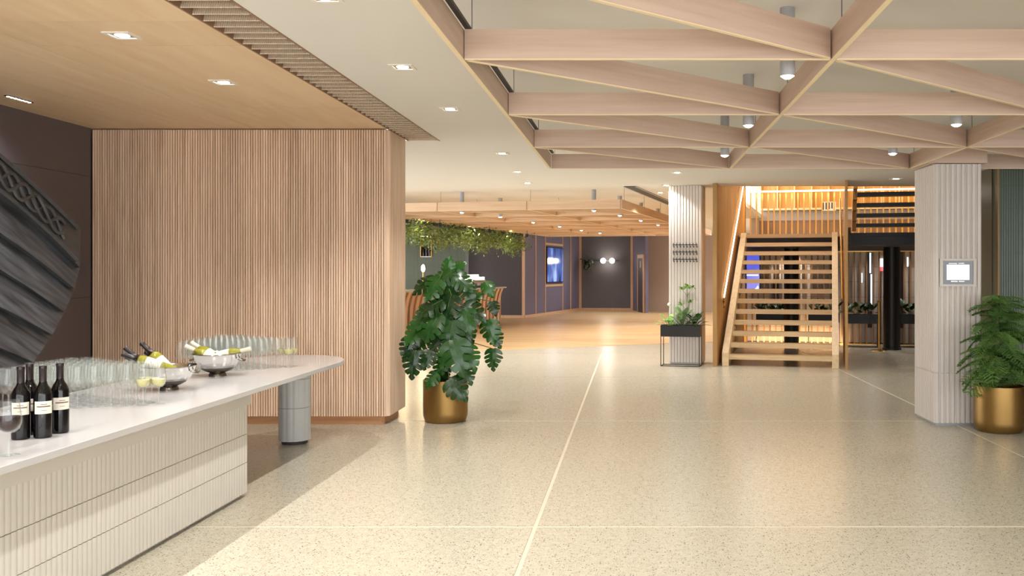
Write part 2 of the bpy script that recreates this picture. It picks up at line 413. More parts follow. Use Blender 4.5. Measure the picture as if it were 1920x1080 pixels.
# ================================================================== LEFT WALL, SLATTED BLOCK
wl = struct(MB().box(-5.85, -5.665, -3, 9.6, 0, CZ+0.08).build('wall_left', M['greyblack']))
for a, b in ((0.0, 1.33), (1.334, 2.585), (2.589, CZ+0.02)):
    for y0, y1 in ((-3, 1.0), (1.004, 5.0), (5.004, 9.38)):
        MB().box(-5.665, -5.645, y0, y1, a, b).build('wall_panel', M['darkwall'], wl)
bx0, bx1, by0, by1 = -5.64, -2.56, 9.415, 10.2
def rounded(x0, x1, y0, y1, r, n=6):
    pts = [(x0, y1), (x0, y0), (x1-0.03, y0), (x1, y0+0.03)]
    for i in range(n+1):
        a = math.pi/2*i/n
        pts.append((x1-r+r*math.cos(a), y1-r+r*math.sin(a)))
    return pts
wb = struct(MB().prism(rounded(bx0, bx1, by0, by1, 0.14), 0.10, CZ).build('wall_slatted', M['slatback']))
MB().prism(rounded(bx0, bx1-0.055, by0+0.045, by1-0.05, 0.12), 0, 0.10).build('plinth', M['plinth'], wb)
sm = []
for k_ in range(3):
    hw = 0.0085+0.001*k_
    sm.append(MB().prism([(-hw, 0), (-hw, -0.016), (-hw+0.003, -0.02), (hw-0.003, -0.02), (hw, -0.016), (hw, 0)], 0.09, CZ-0.008).mesh('slat', M['slat']))
n = int((bx1-0.03-bx0)/0.0262)+1
for i in range(n):
    put('slat', sm[i % 3], wb, (bx0+0.012+i*0.0262, by0, 0))
# rounded end cladding in narrow staves
end = rounded(bx0, bx1, by0, by1, 0.14)[2:]
def stave(a, b, parent, mt, z0, z1, th=0.014, name='slat'):
    a = Vector((*a, 0)); b = Vector((*b, 0)); t = (b-a); nrm = Vector((t.y, -t.x, 0)).normalized()
    a2 = a+t*0.02; b2 = b-t*0.02
    return MB().prism([(a2.x, a2.y), (b2.x, b2.y), (b2.x+nrm.x*th, b2.y+nrm.y*th), (a2.x+nrm.x*th, a2.y+nrm.y*th)], z0, z1).build(name, mt, parent)
pts = [end[0], end[1]]
for i in range(1, 11): pts.append((bx1, end[1][1]+(end[2][1]-end[1][1])*i/10))
pts += end[3:]
for a, b in zip(pts[:-1], pts[1:]): stave(a, b, wb, M['slat'], 0.09, CZ-0.008)

# ================================================================== SERVING COUNTER
HT = 0.80
ct = thing('serving_counter', 'long white counter with fluted tile front and round-ended worktop on a fluted leg', 'counter', (-2.74, 6.43, 0))
def loc(o): return (-2.74, 6.43, 0)
body = MB().box(-0.95, -0.02, -9, 0, 0.03, 0.765).build('body', M['counter'], ct)
MB().box(-0.93, -0.05, -9, -0.03, 0, 0.03).build('plinth', M['counter'], ct)
MB().box(-0.02, 0.012, -9, 0.004, 0.655, 0.765).build('fascia', M['counter'], ct)
def flute_line(width, pitch, depth, n=5):
    pts = []; m = int(round(width/pitch))
    for i in range(m):
        for j in range(n):
            t = j/n
            pts.append(((i+t)*pitch, -depth*math.sin(math.pi*t)**0.7 if 0 < t < 1 else 0.0))
    pts.append((m*pitch, 0.0))
    return pts
tl = {}
for key, z0, z1 in (('a', 0.03, 0.2405), ('b', 0.2445, 0.4425), ('c', 0.4465, 0.651)):
    mb = MB()
    mb.extrude(flute_line(0.199, 0.0398, 0.005), z0, z1)
    mb.extrude([(0, 0.02), (0, 0)], z0, z1); mb.extrude([(0.199, 0), (0.199, 0.02)], z0, z1)
    ln = flute_line(0.199, 0.0398, 0.005)
    for z in (z0, z1):
        q = [(p[0], p[1], z) for p in ln]+[(0.199, 0.02, z), (0, 0.02, z)]
        mb.add(q, [tuple(range(len(q)))])
    tl[key] = mb.mesh('fluted_tile', M['counter'], True)
for key in 'abc':
    for i in range(43):
        put('fluted_tile', tl[key], ct, (-0.012, -0.2-0.2*i, 0), (0, 0, math.pi/2))
    # end face toward the far end
    for i in range(4):
        put('fluted_tile', tl[key], ct, (-0.02-0.2*i, -0.001, 0), (0, 0, math.pi))
# worktop outline with rounded far end
wx1, wx0, wy1 = -2.587+2.74, -3.72+2.74, 8.66-6.43
poly = [(wx0, -9), (wx1, -9)]
rx, ry = 0.55, 0.74
for i in range(17):
    a = math.pi/2*i/16
    poly.append((wx1-rx+rx*math.cos(a), wy1-ry+ry*math.sin(a)))
for i in range(17):
    a = math.pi/2+math.pi/2*i/16
    poly.append((wx0+rx+rx*math.cos(a), wy1-ry+ry*math.sin(a)))
wt = MB().prism(poly, HT-0.035, HT).build('worktop', M['top'], ct)
bv = wt.modifiers.new('bevel', 'BEVEL'); bv.width = 0.003; bv.segments = 2; bv.limit_method = 'ANGLE'
# fluted leg
lx, ly = -3.165+2.74, 8.43-6.43
leg = MB().lathe([(0.115, 0.0), (0.115, 0.03)], 24, Matrix.Translation((lx, ly, 0)), True, True).build('leg_base', M['greyblack'], ct)
def fluted_ring(r, nfl, dep, z0, z1, cx, cy, seg=6):
    pts = []
    for i in range(nfl*seg):
        a = 2*math.pi*i/(nfl*seg); t = (i % seg)/seg
        rr = r-dep*(1-math.sin(math.pi*t)**0.6)
        pts.append((cx+rr*math.cos(a), cy+rr*math.sin(a)))
    return MB().prism(pts, z0, z1)
for z0, z1 in ((0.03, 0.335), (0.338, 0.60), (0.603, HT-0.036)):
    fluted_ring(0.142, 14, 0.006, z0, z1, lx, ly).build('leg_tile_ring', M['legtile'], ct, True)

# ================================================================== GLASSWARE
def glass_meshes():
    hb, H1 = 0.115, 0.245
    prof = [(0.004, 0.098), (0.020, 0.103), (0.034, 0.118), (0.0405, 0.140), (0.0415, 0.160), (0.038, 0.195), (0.0335, 0.245), (0.0325, 0.245), (0.0372, 0.195), (0.0405, 0.160), (0.0392, 0.141), (0.033, 0.121), (0.019, 0.107), (0.0, 0.104)]
    bowl = MB().lathe(prof, 20).mesh('bowl', M['glass'], True)
    stem = MB().lathe([(0.007, 0.006), (0.0045, 0.02), (0.0042, 0.08), (0.0055, 0.0975)], 8).mesh('stem', M['stemglass'], True)
    foot = MB().lathe([(0.0, 0.0005), (0.035, 0.0005), (0.036, 0.002), (0.020, 0.004), (0.0055, 0.008)], 20).mesh('foot', M['stemglass'], True)
    wine = MB().lathe([(0.0, 0.1045), (0.018, 0.1078), (0.0325, 0.122), (0.0385, 0.1415), (0.0388, 0.150), (0.0, 0.150)], 20).mesh('wine', None, True)
    return bowl, stem, foot, wine
gb, gs, gf, gw = glass_meshes()
wine_w = gw.copy(); wine_w.materials.append(M['whitewine'])
wine_r = MB().lathe([(0.0, 0.1045), (0.018, 0.1078), (0.0325, 0.122), (0.0387, 0.1415), (0.0400, 0.160), (0.0392, 0.172), (0.0, 0.172)], 24).mesh('wine', M['redwine'], True)
def make_glass(loc, label, group, wine=None, s=1.0, sw=1.0):
    t = thing('wine_glass', label, 'wine glass', loc, random.uniform(0, 6.28), group)
    t.scale = (s*sw, s*sw, s)
    put('bowl', gb, t); put('stem', gs, t); put('foot', gf, t)
    if wine: put('wine', wine, t)
    return t
def inside(p, poly):
    c = False; n = len(poly)
    for i in range(n):
        a, b = poly[i], poly[(i+1) % n]
        if (a[1] > p[1]) != (b[1] > p[1]) and p[0] < (b[0]-a[0])*(p[1]-a[1])/(b[1]-a[1])+a[0]: c = not c
    return c
def field(poly, pitch, e, origin):
    e = Vector((*e, 0)).normalized(); f = Vector((-e.y, e.x, 0)); out = []
    for i in range(-20, 21):
        for j in range(-20, 21):
            p = Vector((*origin, 0))+e*(pitch*(i+0.5*(j % 2)))+f*(pitch*0.866*j)
            if inside((p.x, p.y), poly): out.append((p.x, p.y))
    return out
L1 = 'empty wine glass in the dense block behind the red wine bottles'
fA = field([(-2.80, 5.42), (-3.66, 5.03), (-3.70, 5.95), (-2.86, 5.52)], 0.0845, (0.87, 0.38), (-2.865, 5.445))
# the four nearest the right tip hold white wine
fA.sort(key=lambda p: -p[0])
for i, (x, y_) in enumerate(fA):
    if i < 4:
        make_glass((x, y_, HT), ['rightmost', 'second from right', 'third from right', 'fourth from right'][i]+' of the glasses with a little white wine at the front glass block', 'white wine glasses at the front block', wine_w)
    else: make_glass((x, y_, HT), L1, 'empty glasses behind the red wine bottles')
L2 = 'empty wine glass in the far block behind the ice bowl near the rounded worktop end'
fB = field([(-2.80, 7.50), (-3.62, 7.02), (-3.66, 8.05), (-2.84, 7.60)], 0.0845, (0.87, 0.40), (-2.875, 7.52))
fB.sort(key=lambda p: -p[0])
for i, (x, y_) in enumerate(fB):
    if i < 3:
        make_glass((x, y_, HT), ['rightmost', 'middle', 'leftmost'][i]+' glass of golden white wine at the tip of the far glass block', 'white wine glasses at the far block', wine_w)
    else: make_glass((x, y_, HT), L2, 'empty glasses behind the ice bowl')
make_glass((-2.715, 3.92, HT), 'large glass of red wine nearest the camera, left of the dark bottles', None, wine_r, 0.98, 1.22)
make_glass((-2.86, 3.99, HT), 'second glass of red wine, cut by the left picture edge', None, wine_r, 0.98, 1.22)
# red wine bottles
bprof = [(0.0, 0.002), (0.034, 0.0), (0.0385, 0.004), (0.0395, 0.02), (0.0395, 0.205), (0.037, 0.222), (0.029, 0.240), (0.019, 0.256), (0.0155, 0.272), (0.0155, 0.282)]
cprof = [(0.0162, 0.270), (0.0162, 0.328), (0.0172, 0.330), (0.0172, 0.342), (0.0155, 0.345), (0.0, 0.345)]
b_me = MB().lathe(bprof, 28).mesh('bottle_glass', M['greenglass'], True)
c_me = MB().lathe(cprof, 20).mesh('capsule', M['capsule'], True)
lab = MB()
def arc_patch(r, a0, a1, z0, z1, n=10):
    vs_ = []
    for i in range(n+1):
        a = a0+(a1-a0)*i/n
        vs_ += [(r*math.cos(a), r*math.sin(a), z0), (r*math.cos(a), r*math.sin(a), z1)]
    return MB().add(vs_, [(2*i, 2*i+2, 2*i+3, 2*i+1) for i in range(n)])
l_me = arc_patch(0.0399, -1.05, 1.05, 0.118, 0.178).mesh('label', M['label'])
ink = MB()
for z, a, h in ((0.162, 0.35, 0.003), (0.150, 0.75, 0.006), (0.134, 0.3, 0.002)):
    q = arc_patch(0.0402, -a, a, z, z+h, 6); ink.add(q.v, q.f)
i_me = ink.mesh('label_print', M['ink'])
for (x, y_, lbl, a) in ((-2.925, 4.306, 'leftmost dark red wine bottle with cream label', -1.05), (-2.965, 4.43, 'second dark red wine bottle from the left, mostly hidden between its neighbours', -1.2),
                     (-2.845, 4.345, 'frontmost dark red wine bottle with cream label, third from the left', -0.9), (-2.845, 4.475, 'rightmost dark red wine bottle with cream label', -0.75)):
    t = thing('wine_bottle', lbl, 'bottle', (x, y_, HT), a, 'red wine bottles on the counter')
    put('bottle_glass', b_me, t); put('capsule', c_me, t)
    l = put('label', l_me, t); put('label_print', i_me, l)
# steel ice bowls with bottles
def ice_bowl(x, y_, rr, hh, lbl, bottles, white):
    t = thing('ice_bowl', lbl, 'bowl', (x, y_, HT))
    k = rr/0.18
    prof = [(0.0, 0.004), (0.062, 0.0), (0.058, 0.018), (0.052, 0.026), (0.075, 0.034), (0.105, 0.050), (0.118, 0.066), (0.135, 0.085), (0.158, 0.125), (0.172, 0.165), (0.18, 0.172), (0.178, 0.177), (0.168, 0.168), (0.152, 0.127), (0.128, 0.088), (0.1, 0.06), (0.0, 0.046)]
    lo = [p for p in prof if p[1] <= 0.066 and prof.index(p) < 8]
    MB().lathe([(a*k, z) for a, z in prof[:4]], 36).build('foot', M['pewter'], t, True)
    MB().lathe([(a*k, z) for a, z in prof[3:7]], 36).build('lower_dish', M['pewter'], t, True)  # darker metal: the mirrored table shadow is put into its colour
    MB().lathe([(a*k, z*hh/0.177) for a, z in prof[7:]], 36).build('bowl_wall', M['steel'], t, True)
    MB().lathe([(prof[6][0]*k, prof[6][1]), (prof[7][0]*k, prof[7][1]*hh/0.177)], 36).build('bowl_shoulder', M['steel'], t, True)
    for s in (-1, 1):
        MB().tube([(s*0.165*k, -0.03, 0.13), (s*0.195*k, -0.028, 0.12), (s*0.2*k, 0, 0.115), (s*0.195*k, 0.028, 0.12), (s*0.165*k, 0.03, 0.13)], 0.006, 6).build('handle', M['pewter'], t)
    ice = MB()
    for i in range(60):
        a = random.uniform(0, 6.28); q = rr*0.78*math.sqrt(random.random()); s = random.uniform(0.010, 0.018)
        ice.box(-s, s, -s, s, -s, s, Matrix.Translation((q*math.cos(a), q*math.sin(a), hh*0.76+random.uniform(-0.01, 0.012))) @ Matrix.Rotation(random.uniform(0, 3), 4, (random.random(), random.random(), 1)))
    o = ice.build('ice', M['glass'], t); o['kind'] = 'stuff'
    for (dx, dy, dz, ax, az, lb) in bottles:
        b = thing('chilled_bottle', lb, 'bottle', (x+dx, y_+dy, HT+dz), 0)
        b.rotation_euler = (0, ax, az)
        put('bottle_glass', pale_me, b)
        put('capsule', capw_me if white else c_long, b)
        put('label', l_me2, b)
    return t
pale_me = MB().lathe(bprof, 24).mesh('bottle_glass', M['whiteglass'], True)
M['capwhite'] = mat('pale_capsule', (210, 200, 178), 0.35)
capw_me = MB().lathe(cprof, 20).mesh('capsule', M['capwhite'], True)
cap2 = [(0.0162, 0.225), (0.0162, 0.328), (0.0172, 0.330), (0.0172, 0.342), (0.0155, 0.345), (0.0, 0.345)]
c_long = MB().lathe([(0.0300, 0.2385), (0.0200, 0.2560), (0.0163, 0.272)]+cap2[1:], 20).mesh('capsule', M['capsule'], True)
l_me2 = arc_patch(0.0400, -3.0, 3.0, 0.095, 0.19, 20).mesh('label', M['label'])
rad = math.radians
ice_bowl(-3.14, 6.10, 0.175, 0.165, 'polished steel ice bowl on a dark foot with black-necked bottles, behind the front glasses',
  [(-0.04, 0.06, 0.055, rad(-62), rad(-6), 'black-necked bottle leaning low at the far left of the front ice bowl'),
   (-0.01, -0.04, 0.055, rad(-47), rad(6), 'tallest leaning black-necked bottle in the front ice bowl'),
   (0.05, 0.07, 0.06, rad(-58), rad(-14), 'black-necked bottle lying low in the middle of the front ice bowl'),
   (0.06, 0.0, 0.07, rad(-44), rad(4), 'black-necked bottle leaning at the right of the front ice bowl'),
   (0.07, -0.06, 0.125, rad(-68), rad(14), 'white-labelled bottle lying on the near rim of the front ice bowl')], False)
ice_bowl(-3.19, 6.92, 0.185, 0.175, 'polished steel ice bowl with pale bottles beside the far glass block',
  [(0.05, 0.05, 0.075, rad(-60), rad(-8), 'pale-necked bottle leaning left in the far ice bowl'),
   (0.10, -0.04, 0.085, rad(-64), rad(8), 'pale bottle lying at the middle of the far ice bowl'),
   (-0.08, -0.02, 0.125, rad(76), rad(4), 'white-labelled bottle lying to the right across the far ice bowl')], True)

# ================================================================== SHIP PROW on the left
def hull():
    t = thing('ship_prow', 'dark tarred clinker-built ship prow with a carved knotwork band against the dark wall', 'ship', tuple(P(60, 690, 8.0)))
    base = Vector(P(60, 690, 8.0))
    # strake edges in picture measure: (left point, right point, bulge); each strake is a thick curved board in front of the wall
    edges = [((-330, -10), (152, 430)), ((-330, 90), (150, 502)), ((-330, 190), (140, 541)), ((-330, 320), (121, 585)), ((-330, 412), (98, 628)), ((-330, 500), (63, 679)), ((-330, 580), (20, 708)), ((-330, 660), (-40, 728))]
    # lines taken from the photograph at x = 0 : 288, 372, 428, 508, 572, 650, ...
    x0s = [288, 364, 436, 505, 575, 652, 722, 790]
    def edge(i, s):           # s 0..1 from left (x=-330) to right end
        xr, yr = edges[i][1]
        xl = -230
        x = xl+(xr-xl)*s
        yl0 = x0s[i]; sag = 0.0012 if i == 1 else 0.0005
        m = (yr-yl0)/max(60, xr) if xr > 0 else 0.55
        y_ = yl0+m*x-(sag*x*(x-xr) if xr > 0 else 0)*(-1)
        return x, y_
    def depth(x, y_, lift):
        xs_ = 5.02+0.0005*(155-x)+0.0000003*(y_-520)**2-lift      # distance of the planking from the camera axis; the wall lies at 5.64
        return xs_*F/(CX-x)
    N = 16
    for i in range(7):
        vs_, fs = [], []
        lap = 0.055
        for s_ in range(N+1):
            s = s_/N
            xa, ya = edge(i, s); xb, yb = edge(i+1, s)
            ov = 0.12 if i < 6 else 0
            pts_ = [(xa, ya, 0.0), (xa+(xb-xa)*0.5, ya+(yb-ya)*0.5, 0.035), (xb, yb, 0.055)]
            for (x, y_, lf) in pts_:
                p = P(x, y_, depth(x, y_, lf))-base; p.z = min(p.z, 3.03-base.z); vs_.append(p)
            for (x, y_, lf) in pts_[::-1]:
                p = P(x, y_, depth(x, y_, lf))-base+Vector((-0.08, 0.02, 0)); p.z = min(p.z, 3.03-base.z); vs_.append(p)
        for s_ in range(N):
            for k_ in range(6):
                a = s_*6+k_; b = s_*6+(k_+1) % 6
                fs.append((a, a+6, b+6, b))
        fs.append(tuple(range(5, -1, -1))); fs.append(tuple(range(N*6, N*6+6)))
        MB().add(vs_, fs).build('strake' if i else 'carved_board', M['hull'] if i else M['carve'], t, False)
    # carved band: raised interlace ribbons following the top board
    cb = [o for o in t.children if o.name.startswith('carved_board')][0]
    def band(s, q, lf=0.02):
        xa, ya = edge(0, s); xb, yb = edge(1, s)
        x, y_ = xa+(xb-xa)*q, ya+(yb-ya)*q
        p = P(x, y_, depth(x, y_, 0.055*q+lf))-base; p.z = min(p.z, 3.03-base.z)
        return p
    def ribbon(fn, r_):
        MB().tube([fn(i/60) for i in range(61)], r_, 6).build('carved_ribbon', M['carve'], cb, True)
    ribbon(lambda s: band(0.02+0.96*s, 0.06, 0.015), 0.020)
    ribbon(lambda s: band(0.02+0.96*s, 0.92, 0.015), 0.020)
    for ph in (0, math.pi*2/3, math.pi*4/3):
        ribbon(lambda s: band(0.02+0.90*s, 0.49+0.33*(1-0.3*s)*math.sin(2*math.pi*4.5*s**1.15+ph), 0.022+0.008*math.cos(2*math.pi*9*s+ph)), 0.017)
    # stem post behind the plank ends
    st = [P(x, y_, depth(x, y_, 0))-base+Vector((-0.09, 0.0, 0)) for x, y_ in ((150, 440), (149, 500), (136, 545), (117, 590), (92, 635), (58, 684), (14, 715), (-46, 735))]
    MB().tube(st, 0.05, 8).build('stem_post', M['hull'], t, True)
    MB().box(-5.643-base.x, -5.28-base.x, -0.5, -0.4, 0.5, 0.6).build('wall_bracket', M['black'], t)
    return t
hull()

# ================================================================== TIMBER LATTICE (front)
LZ0, LZ1 = 2.72, 2.88
def beam(name, a, b, parent, mt, z0=LZ0, z1=LZ1, th=0.024):
    a = Vector((*a, 0)); b = Vector((*b, 0)); d = b-a; L = d.length
    o = MB().box(-L/2, L/2, -th/2, th/2, z0+0.004, z1).build(name, mt, parent)
    MB().box(-L/2, L/2, -th/2-0.0008, th/2+0.0008, z0, z0+0.004).build('edge_band', M['edge'], o)
    o.location = (a+b)/2; o.rotation_euler = (0, 0, math.atan2(d.y, d.x))
    return o
def lattice(lbl, xs, ys, base, rz, mt, diag=True):
    t = thing('timber_lattice', lbl, 'ceiling lattice', base, rz)
    # runs along y, cut between cross beams so pieces only butt
    h_ = 0.017
    for x in xs:
        beam('long_beam', (x, ys[0]), (x, ys[-1]), t, mt)
    for y_ in ys:
        for a, b in zip(xs[:-1], xs[1:]): beam('cross_beam', (a+h_, y_), (b-h_, y_), t, mt)
    if diag:
        for a, b in zip(xs[:-1], xs[1:]):
            for c, d in zip(ys[:-1], ys[1:]):
                beam('diagonal_beam', (a+0.03, c+0.025), (b-0.03, d-0.025), t, mt)
    for x in xs:
        for y_ in ys:
            MB().tube([(x+0.05, y_+0.022, LZ1-0.03), (x+0.05, y_+0.022, CZ)], 0.003, 5).build('hanger', M['wire'], t)
    return t
ysl = [1.40, 3.087, 4.772, 6.458, 8.144, 9.83]
xsl = [-0.907, 1.06, 3.02, 4.98, 6.94]
la = lattice('pale oak lattice of crossing and diagonal beams hung over the front hall', xsl, ysl, (0, 0, 0), 0, M['beamX'])
MB().box(-0.889, -0.862, 1.4, 9.8, LZ1+0.002, LZ1+0.02).build('dark_strip', M['black'], la)  # thin black strip along the top of the left beam

# pendants
pb_me = MB().lathe([(0.0, 0.384), (0.042, 0.384), (0.042, 0.0), (0.038, 0.0), (0.038, 0.012), (0.0, 0.012)], 24).mesh('cylinder_body', M['pend'], True)
pl_me = MB().lathe([(0.0, -0.016), (0.018, -0.013), (0.032, -0.004), (0.0375, 0.008), (0.0, 0.010)], 20).mesh('lens', M['lens'], True)
def pendant(x, y_, lbl, power, grp, z=2.70):
    t = thing('pendant_downlight', lbl, 'ceiling light', (x, y_, z), 0, grp)
    put('cylinder_body', pb_me, t); put('lens', pl_me, t)
    lamp('pendant_lamp', t, (0, 0, -0.03), power, WARM, 118, 0.55, 0.03)
    return t
for i, y_ in enumerate((1.7, 3.4, 5.08, 6.8, 8.55)):
    pendant(0.87, y_, ORD[i]+' grey cylinder downlight in the row along the middle lattice beam', PEND_W, 'cylinder downlights of the front lattice, middle row')
for i, y_ in enumerate((1.7, 3.4, 5.08, 6.76, 8.42)):
    pendant(2.425, y_, ORD[i]+' grey cylinder downlight in the right-hand row of the front lattice', PEND_W, 'cylinder downlights of the front lattice, right row')

# recessed square downlights
tr = MB()
o_, i_ = 0.085, 0.062
for (x0, x1, y0, y1) in ((-o_, o_, -o_, -i_), (-o_, o_, i_, o_), (-o_, -i_, -i_, i_), (i_, o_, -i_, i_)):
    tr.box(x0, x1, y0, y1, -0.008, 0.0)
tr_me = tr.mesh('trim', M['trim'])
ho_me = MB().box(-i_, i_, -i_, i_, -0.003, -0.001).mesh('reflector', M['pewter'])
le_me = MB().lathe([(0.0, -0.009), (0.034, -0.009), (0.044, -0.004), (0.044, -0.003)], 18).mesh('lens', M['lens'], True)
def downlight(x, y_, z, lbl, power, grp, angle=125, aim=None, color=WARM):
    t = thing('recessed_downlight', lbl, 'ceiling light', (x, y_, z), 0, grp)
    put('trim', tr_me, t); put('reflector', ho_me, t); put('lens', le_me, t)
    if power: lamp('downlight_lamp', t, (0, 0, -0.02), power, color, angle, 0.45, 0.022, aim=aim)
    return t
for i, (x, y_) in enumerate(((-1.67, 1.5), (-1.67, 3.2), (-1.67, 4.87), (-1.67, 6.53), (-1.67, 8.22), (-1.645, 11.3), (-1.72, 13.4), (-1.77, 15.1))):
    downlight(x, y_, CZ, ORD[i]+' square recessed downlight in the row on the white ceiling left of the lattice', DOWN_W, 'downlights left of the front lattice')
for i, y_ in enumerate((0.0, 1.45, 2.86, 4.27, 5.68, 7.09)):
    downlight(-3.22, y_, CZ+0.006, ORD[i]+' square recessed downlight in the plywood ceiling above the counter', WOODROW_W, 'downlights in the plywood ceiling')
for i, (x, y_) in enumerate(((0.66, 13.5), (0.57, 15.5), (0.51, 16.95))):
    downlight(x, y_, CZ, ['nearest', 'middle', 'farthest'][i]+' square downlight in the short row before the planter column', DOWN_W, 'downlights by the planter column')
for i, (x, y_) in enumerate(((3.0, 12.2), (4.2, 14.4))):
    downlight(x, y_, CZ, ['nearer', 'farther'][i]+' square downlight hidden behind the far lattice beams before the stairs', DOWN_W*0.7, 'downlights before the stairs')
# wall-washer by the prow; the nearer one is unseen, added to light the hull
for (y_, lb, pw) in ((7.78, 'short slotted wall-washer light in the plywood ceiling above the prow', 14), (6.2, 'added slotted light, out of view nearer the camera, aimed at the prow', 130)):
    t = thing('linear_washer', lb, 'ceiling light', (-5.3 if y_ > 7 else -4.75, y_, CZ+0.006), 0, 'wall-washers')
    MB().box(-0.02, 0.02, -0.16, 0.16, -0.006, 0).build('housing', M['black'], t)
    for i in range(7): MB().lathe([(0.0, -0.009), (0.012, -0.009), (0.012, -0.006)], 10, Matrix.Translation((0, -0.135+i*0.045, 0))).build('lens', M['lens'], t)
    lamp('washer_lamp', t, (0.0, 0, -0.03), pw, (0.82, 0.90, 1.0), 130 if y_ > 7 else 75, 0.7, 0.03, aim=(0, 0, -1) if y_ > 7 else (-0.35, 0.25, -0.9))

# ================================================================== COLUMNS
def fluted_column(name, lbl, w_, d_, zt, locv, rz, pitch, joint, dep=0.016):
    t = thing(name, lbl, 'column', locv, rz)
    MB().box(-w_/2+0.01, w_/2-0.01, 0.0, d_, 0.03, zt).build('core', M['column'], t)
    MB().box(-w_/2+0.02, w_/2-0.02, 0.01, d_-0.01, 0.0, 0.03).build('plinth', M['pend'], t)
    for z0, z1 in ((0.03, joint-0.002), (joint+0.002, zt-0.002)):
        m = int(round(w_/pitch)); pt = w_/m; ln = []
        for i in range(m):
            x = -w_/2+i*pt
            for q, dd in ((0.0, 0.0), (0.14, 0.0), (0.2, dep*0.9), (0.32, dep), (0.68, dep), (0.82, dep*0.75)):
                ln.append((x+q*pt, -dd-0.001))
        ln.append((w_/2, -0.001)); ln += [(w_/2, 0.012), (-w_/2, 0.012)]
        MB().prism(ln, z0, z1).build('fluted_panel', M['column'], t)
        for s in (-1, 1):
            m2 = int(round(d_/pitch)); p2 = d_/m2; ln = []
            for i in range(m2):
                y_ = i*p2
                for q, dd in ((0.0, 0.0), (0.2, 0.0), (0.26, 0.006), (0.9, 0.006)):
                    ln.append((s*(w_/2+dd-0.004), y_+q*p2))
            ln += [(s*(w_/2-0.004), d_), (s*(w_/2-0.014), d_), (s*(w_/2-0.014), 0.001)]
            MB().prism(ln, z0, z1).build('side_panel', M['column'], t)
    return t
fluted_column('fluted_column', 'tall pale grey fluted column carrying a small screen beside the pine', 0.49, 0.64, 2.715, (3.366, 9.345, 0), 0, 0.0545, 0.55)
MB_cap = thing('column_capital', 'oak collar wrapped round the top of the screen column under the lattice', 'column collar', (3.36, 9.66, LZ0))
for (x0, x1, y0, y1) in ((-0.305, 0.295, -0.36, -0.335), (0.27, 0.295, -0.334, 0.155), (-0.305, -0.28, -0.334, 0.155)):
    MB().box(x0, x1, y0, y1, 0.0, 0.155).build('collar_board', M['beamX'], MB_cap)
MB().box(-0.279, 0.269, -0.334, 0.155, 0.0, 0.02).build('soffit_board', M['beamX'], MB_cap)
MB().box(-0.24, 0.24, -0.3, 0.15, 0.021, CZ-LZ0-0.001).build('column_head', M['column'], MB_cap)
cw = 0.575
cpos = P(1285, 682, 15.55); 
fc = fluted_column('fluted_column', 'white fluted column with coat hooks standing behind the black planter', cw, 0.42, CZ-0.003, (cpos.x, cpos.y, 0), -TH, 0.052, 0.62)
# screen on the near column
ts = thing('wall_screen', 'small lit touch screen in a pale frame on the near column', 'screen', (0, 0, 0))
ts.location = (3.366+(1795.5-1795.5)/F, 9.325, 1.6-(511-509)/F*9.33)
sx = (1824-1767)/F*9.33/2; sz = (533-489)/F*9.33/2
ts.location.x = (1795.5-CX)/F*9.33
for (x0, x1, z0, z1) in ((-sx-0.03, sx+0.03, sz, sz+0.022), (-sx-0.03, sx+0.03, -sz-0.022, -sz), (-sx-0.03, -sx, -sz, sz), (sx, sx+0.03, -sz, sz)):
    MB().box(x0, x1, -0.012, 0.0, z0, z1).build('frame', M['column'], ts)
MB().box(-sx, sx, -0.006, 0.0, -sz, sz).build('bezel', M['blackglass'], ts)
d_ = MB().box(-sx*0.74, sx*0.74, -0.0075, -0.0062, -sz*0.62, sz*0.66).build('display', M['screen_white'], ts)
for (x0, x1, z0, z1) in ((-0.62, -0.06, 0.73, 0.81), (0.02, 0.42, 0.74, 0.82), (-0.46, -0.02, -0.8, -0.7), (0.06, 0.42, -0.8, -0.7)):
    MB().box(x0*sx, x1*sx, -0.0075, -0.0062, z0*sz, z1*sz).build('text_line', M['screen_text'], ts)

# coat hooks on the far column
for i, py in enumerate((458.8, 472.5, 486.2)):
    z = 1.6-(py-509)/F*15.5
    t = thing('coat_rack', ['top', 'middle', 'bottom'][i]+' row of black coat hooks on the white fluted column', 'coat rack', tuple(fc.location+V*(-0.022)+Vector((0, 0, z))), -TH, 'coat racks on the planter column')
    MB().box(-0.215, 0.215, -0.006, 0.002, -0.006, 0.006).build('rail', M['black'], t)
    hk = MB().tube([(0, -0.004, 0), (0, -0.03, -0.02), (0.012, -0.045, -0.05), (0.02, -0.07, -0.045), (0.024, -0.075, -0.02)], 0.005, 5).mesh('hook', M['black'])
    hk2 = MB().tube([(0, -0.004, 0.0), (0, -0.03, 0.012), (0, -0.04, 0.03)], 0.005, 5).mesh('upper_hook', M['black'])
    for j in range(8):
        put('hook', hk, t, (-0.2+j*0.0571, 0, 0)); put('upper_hook', hk2, t, (-0.2+j*0.0571, 0, 0))

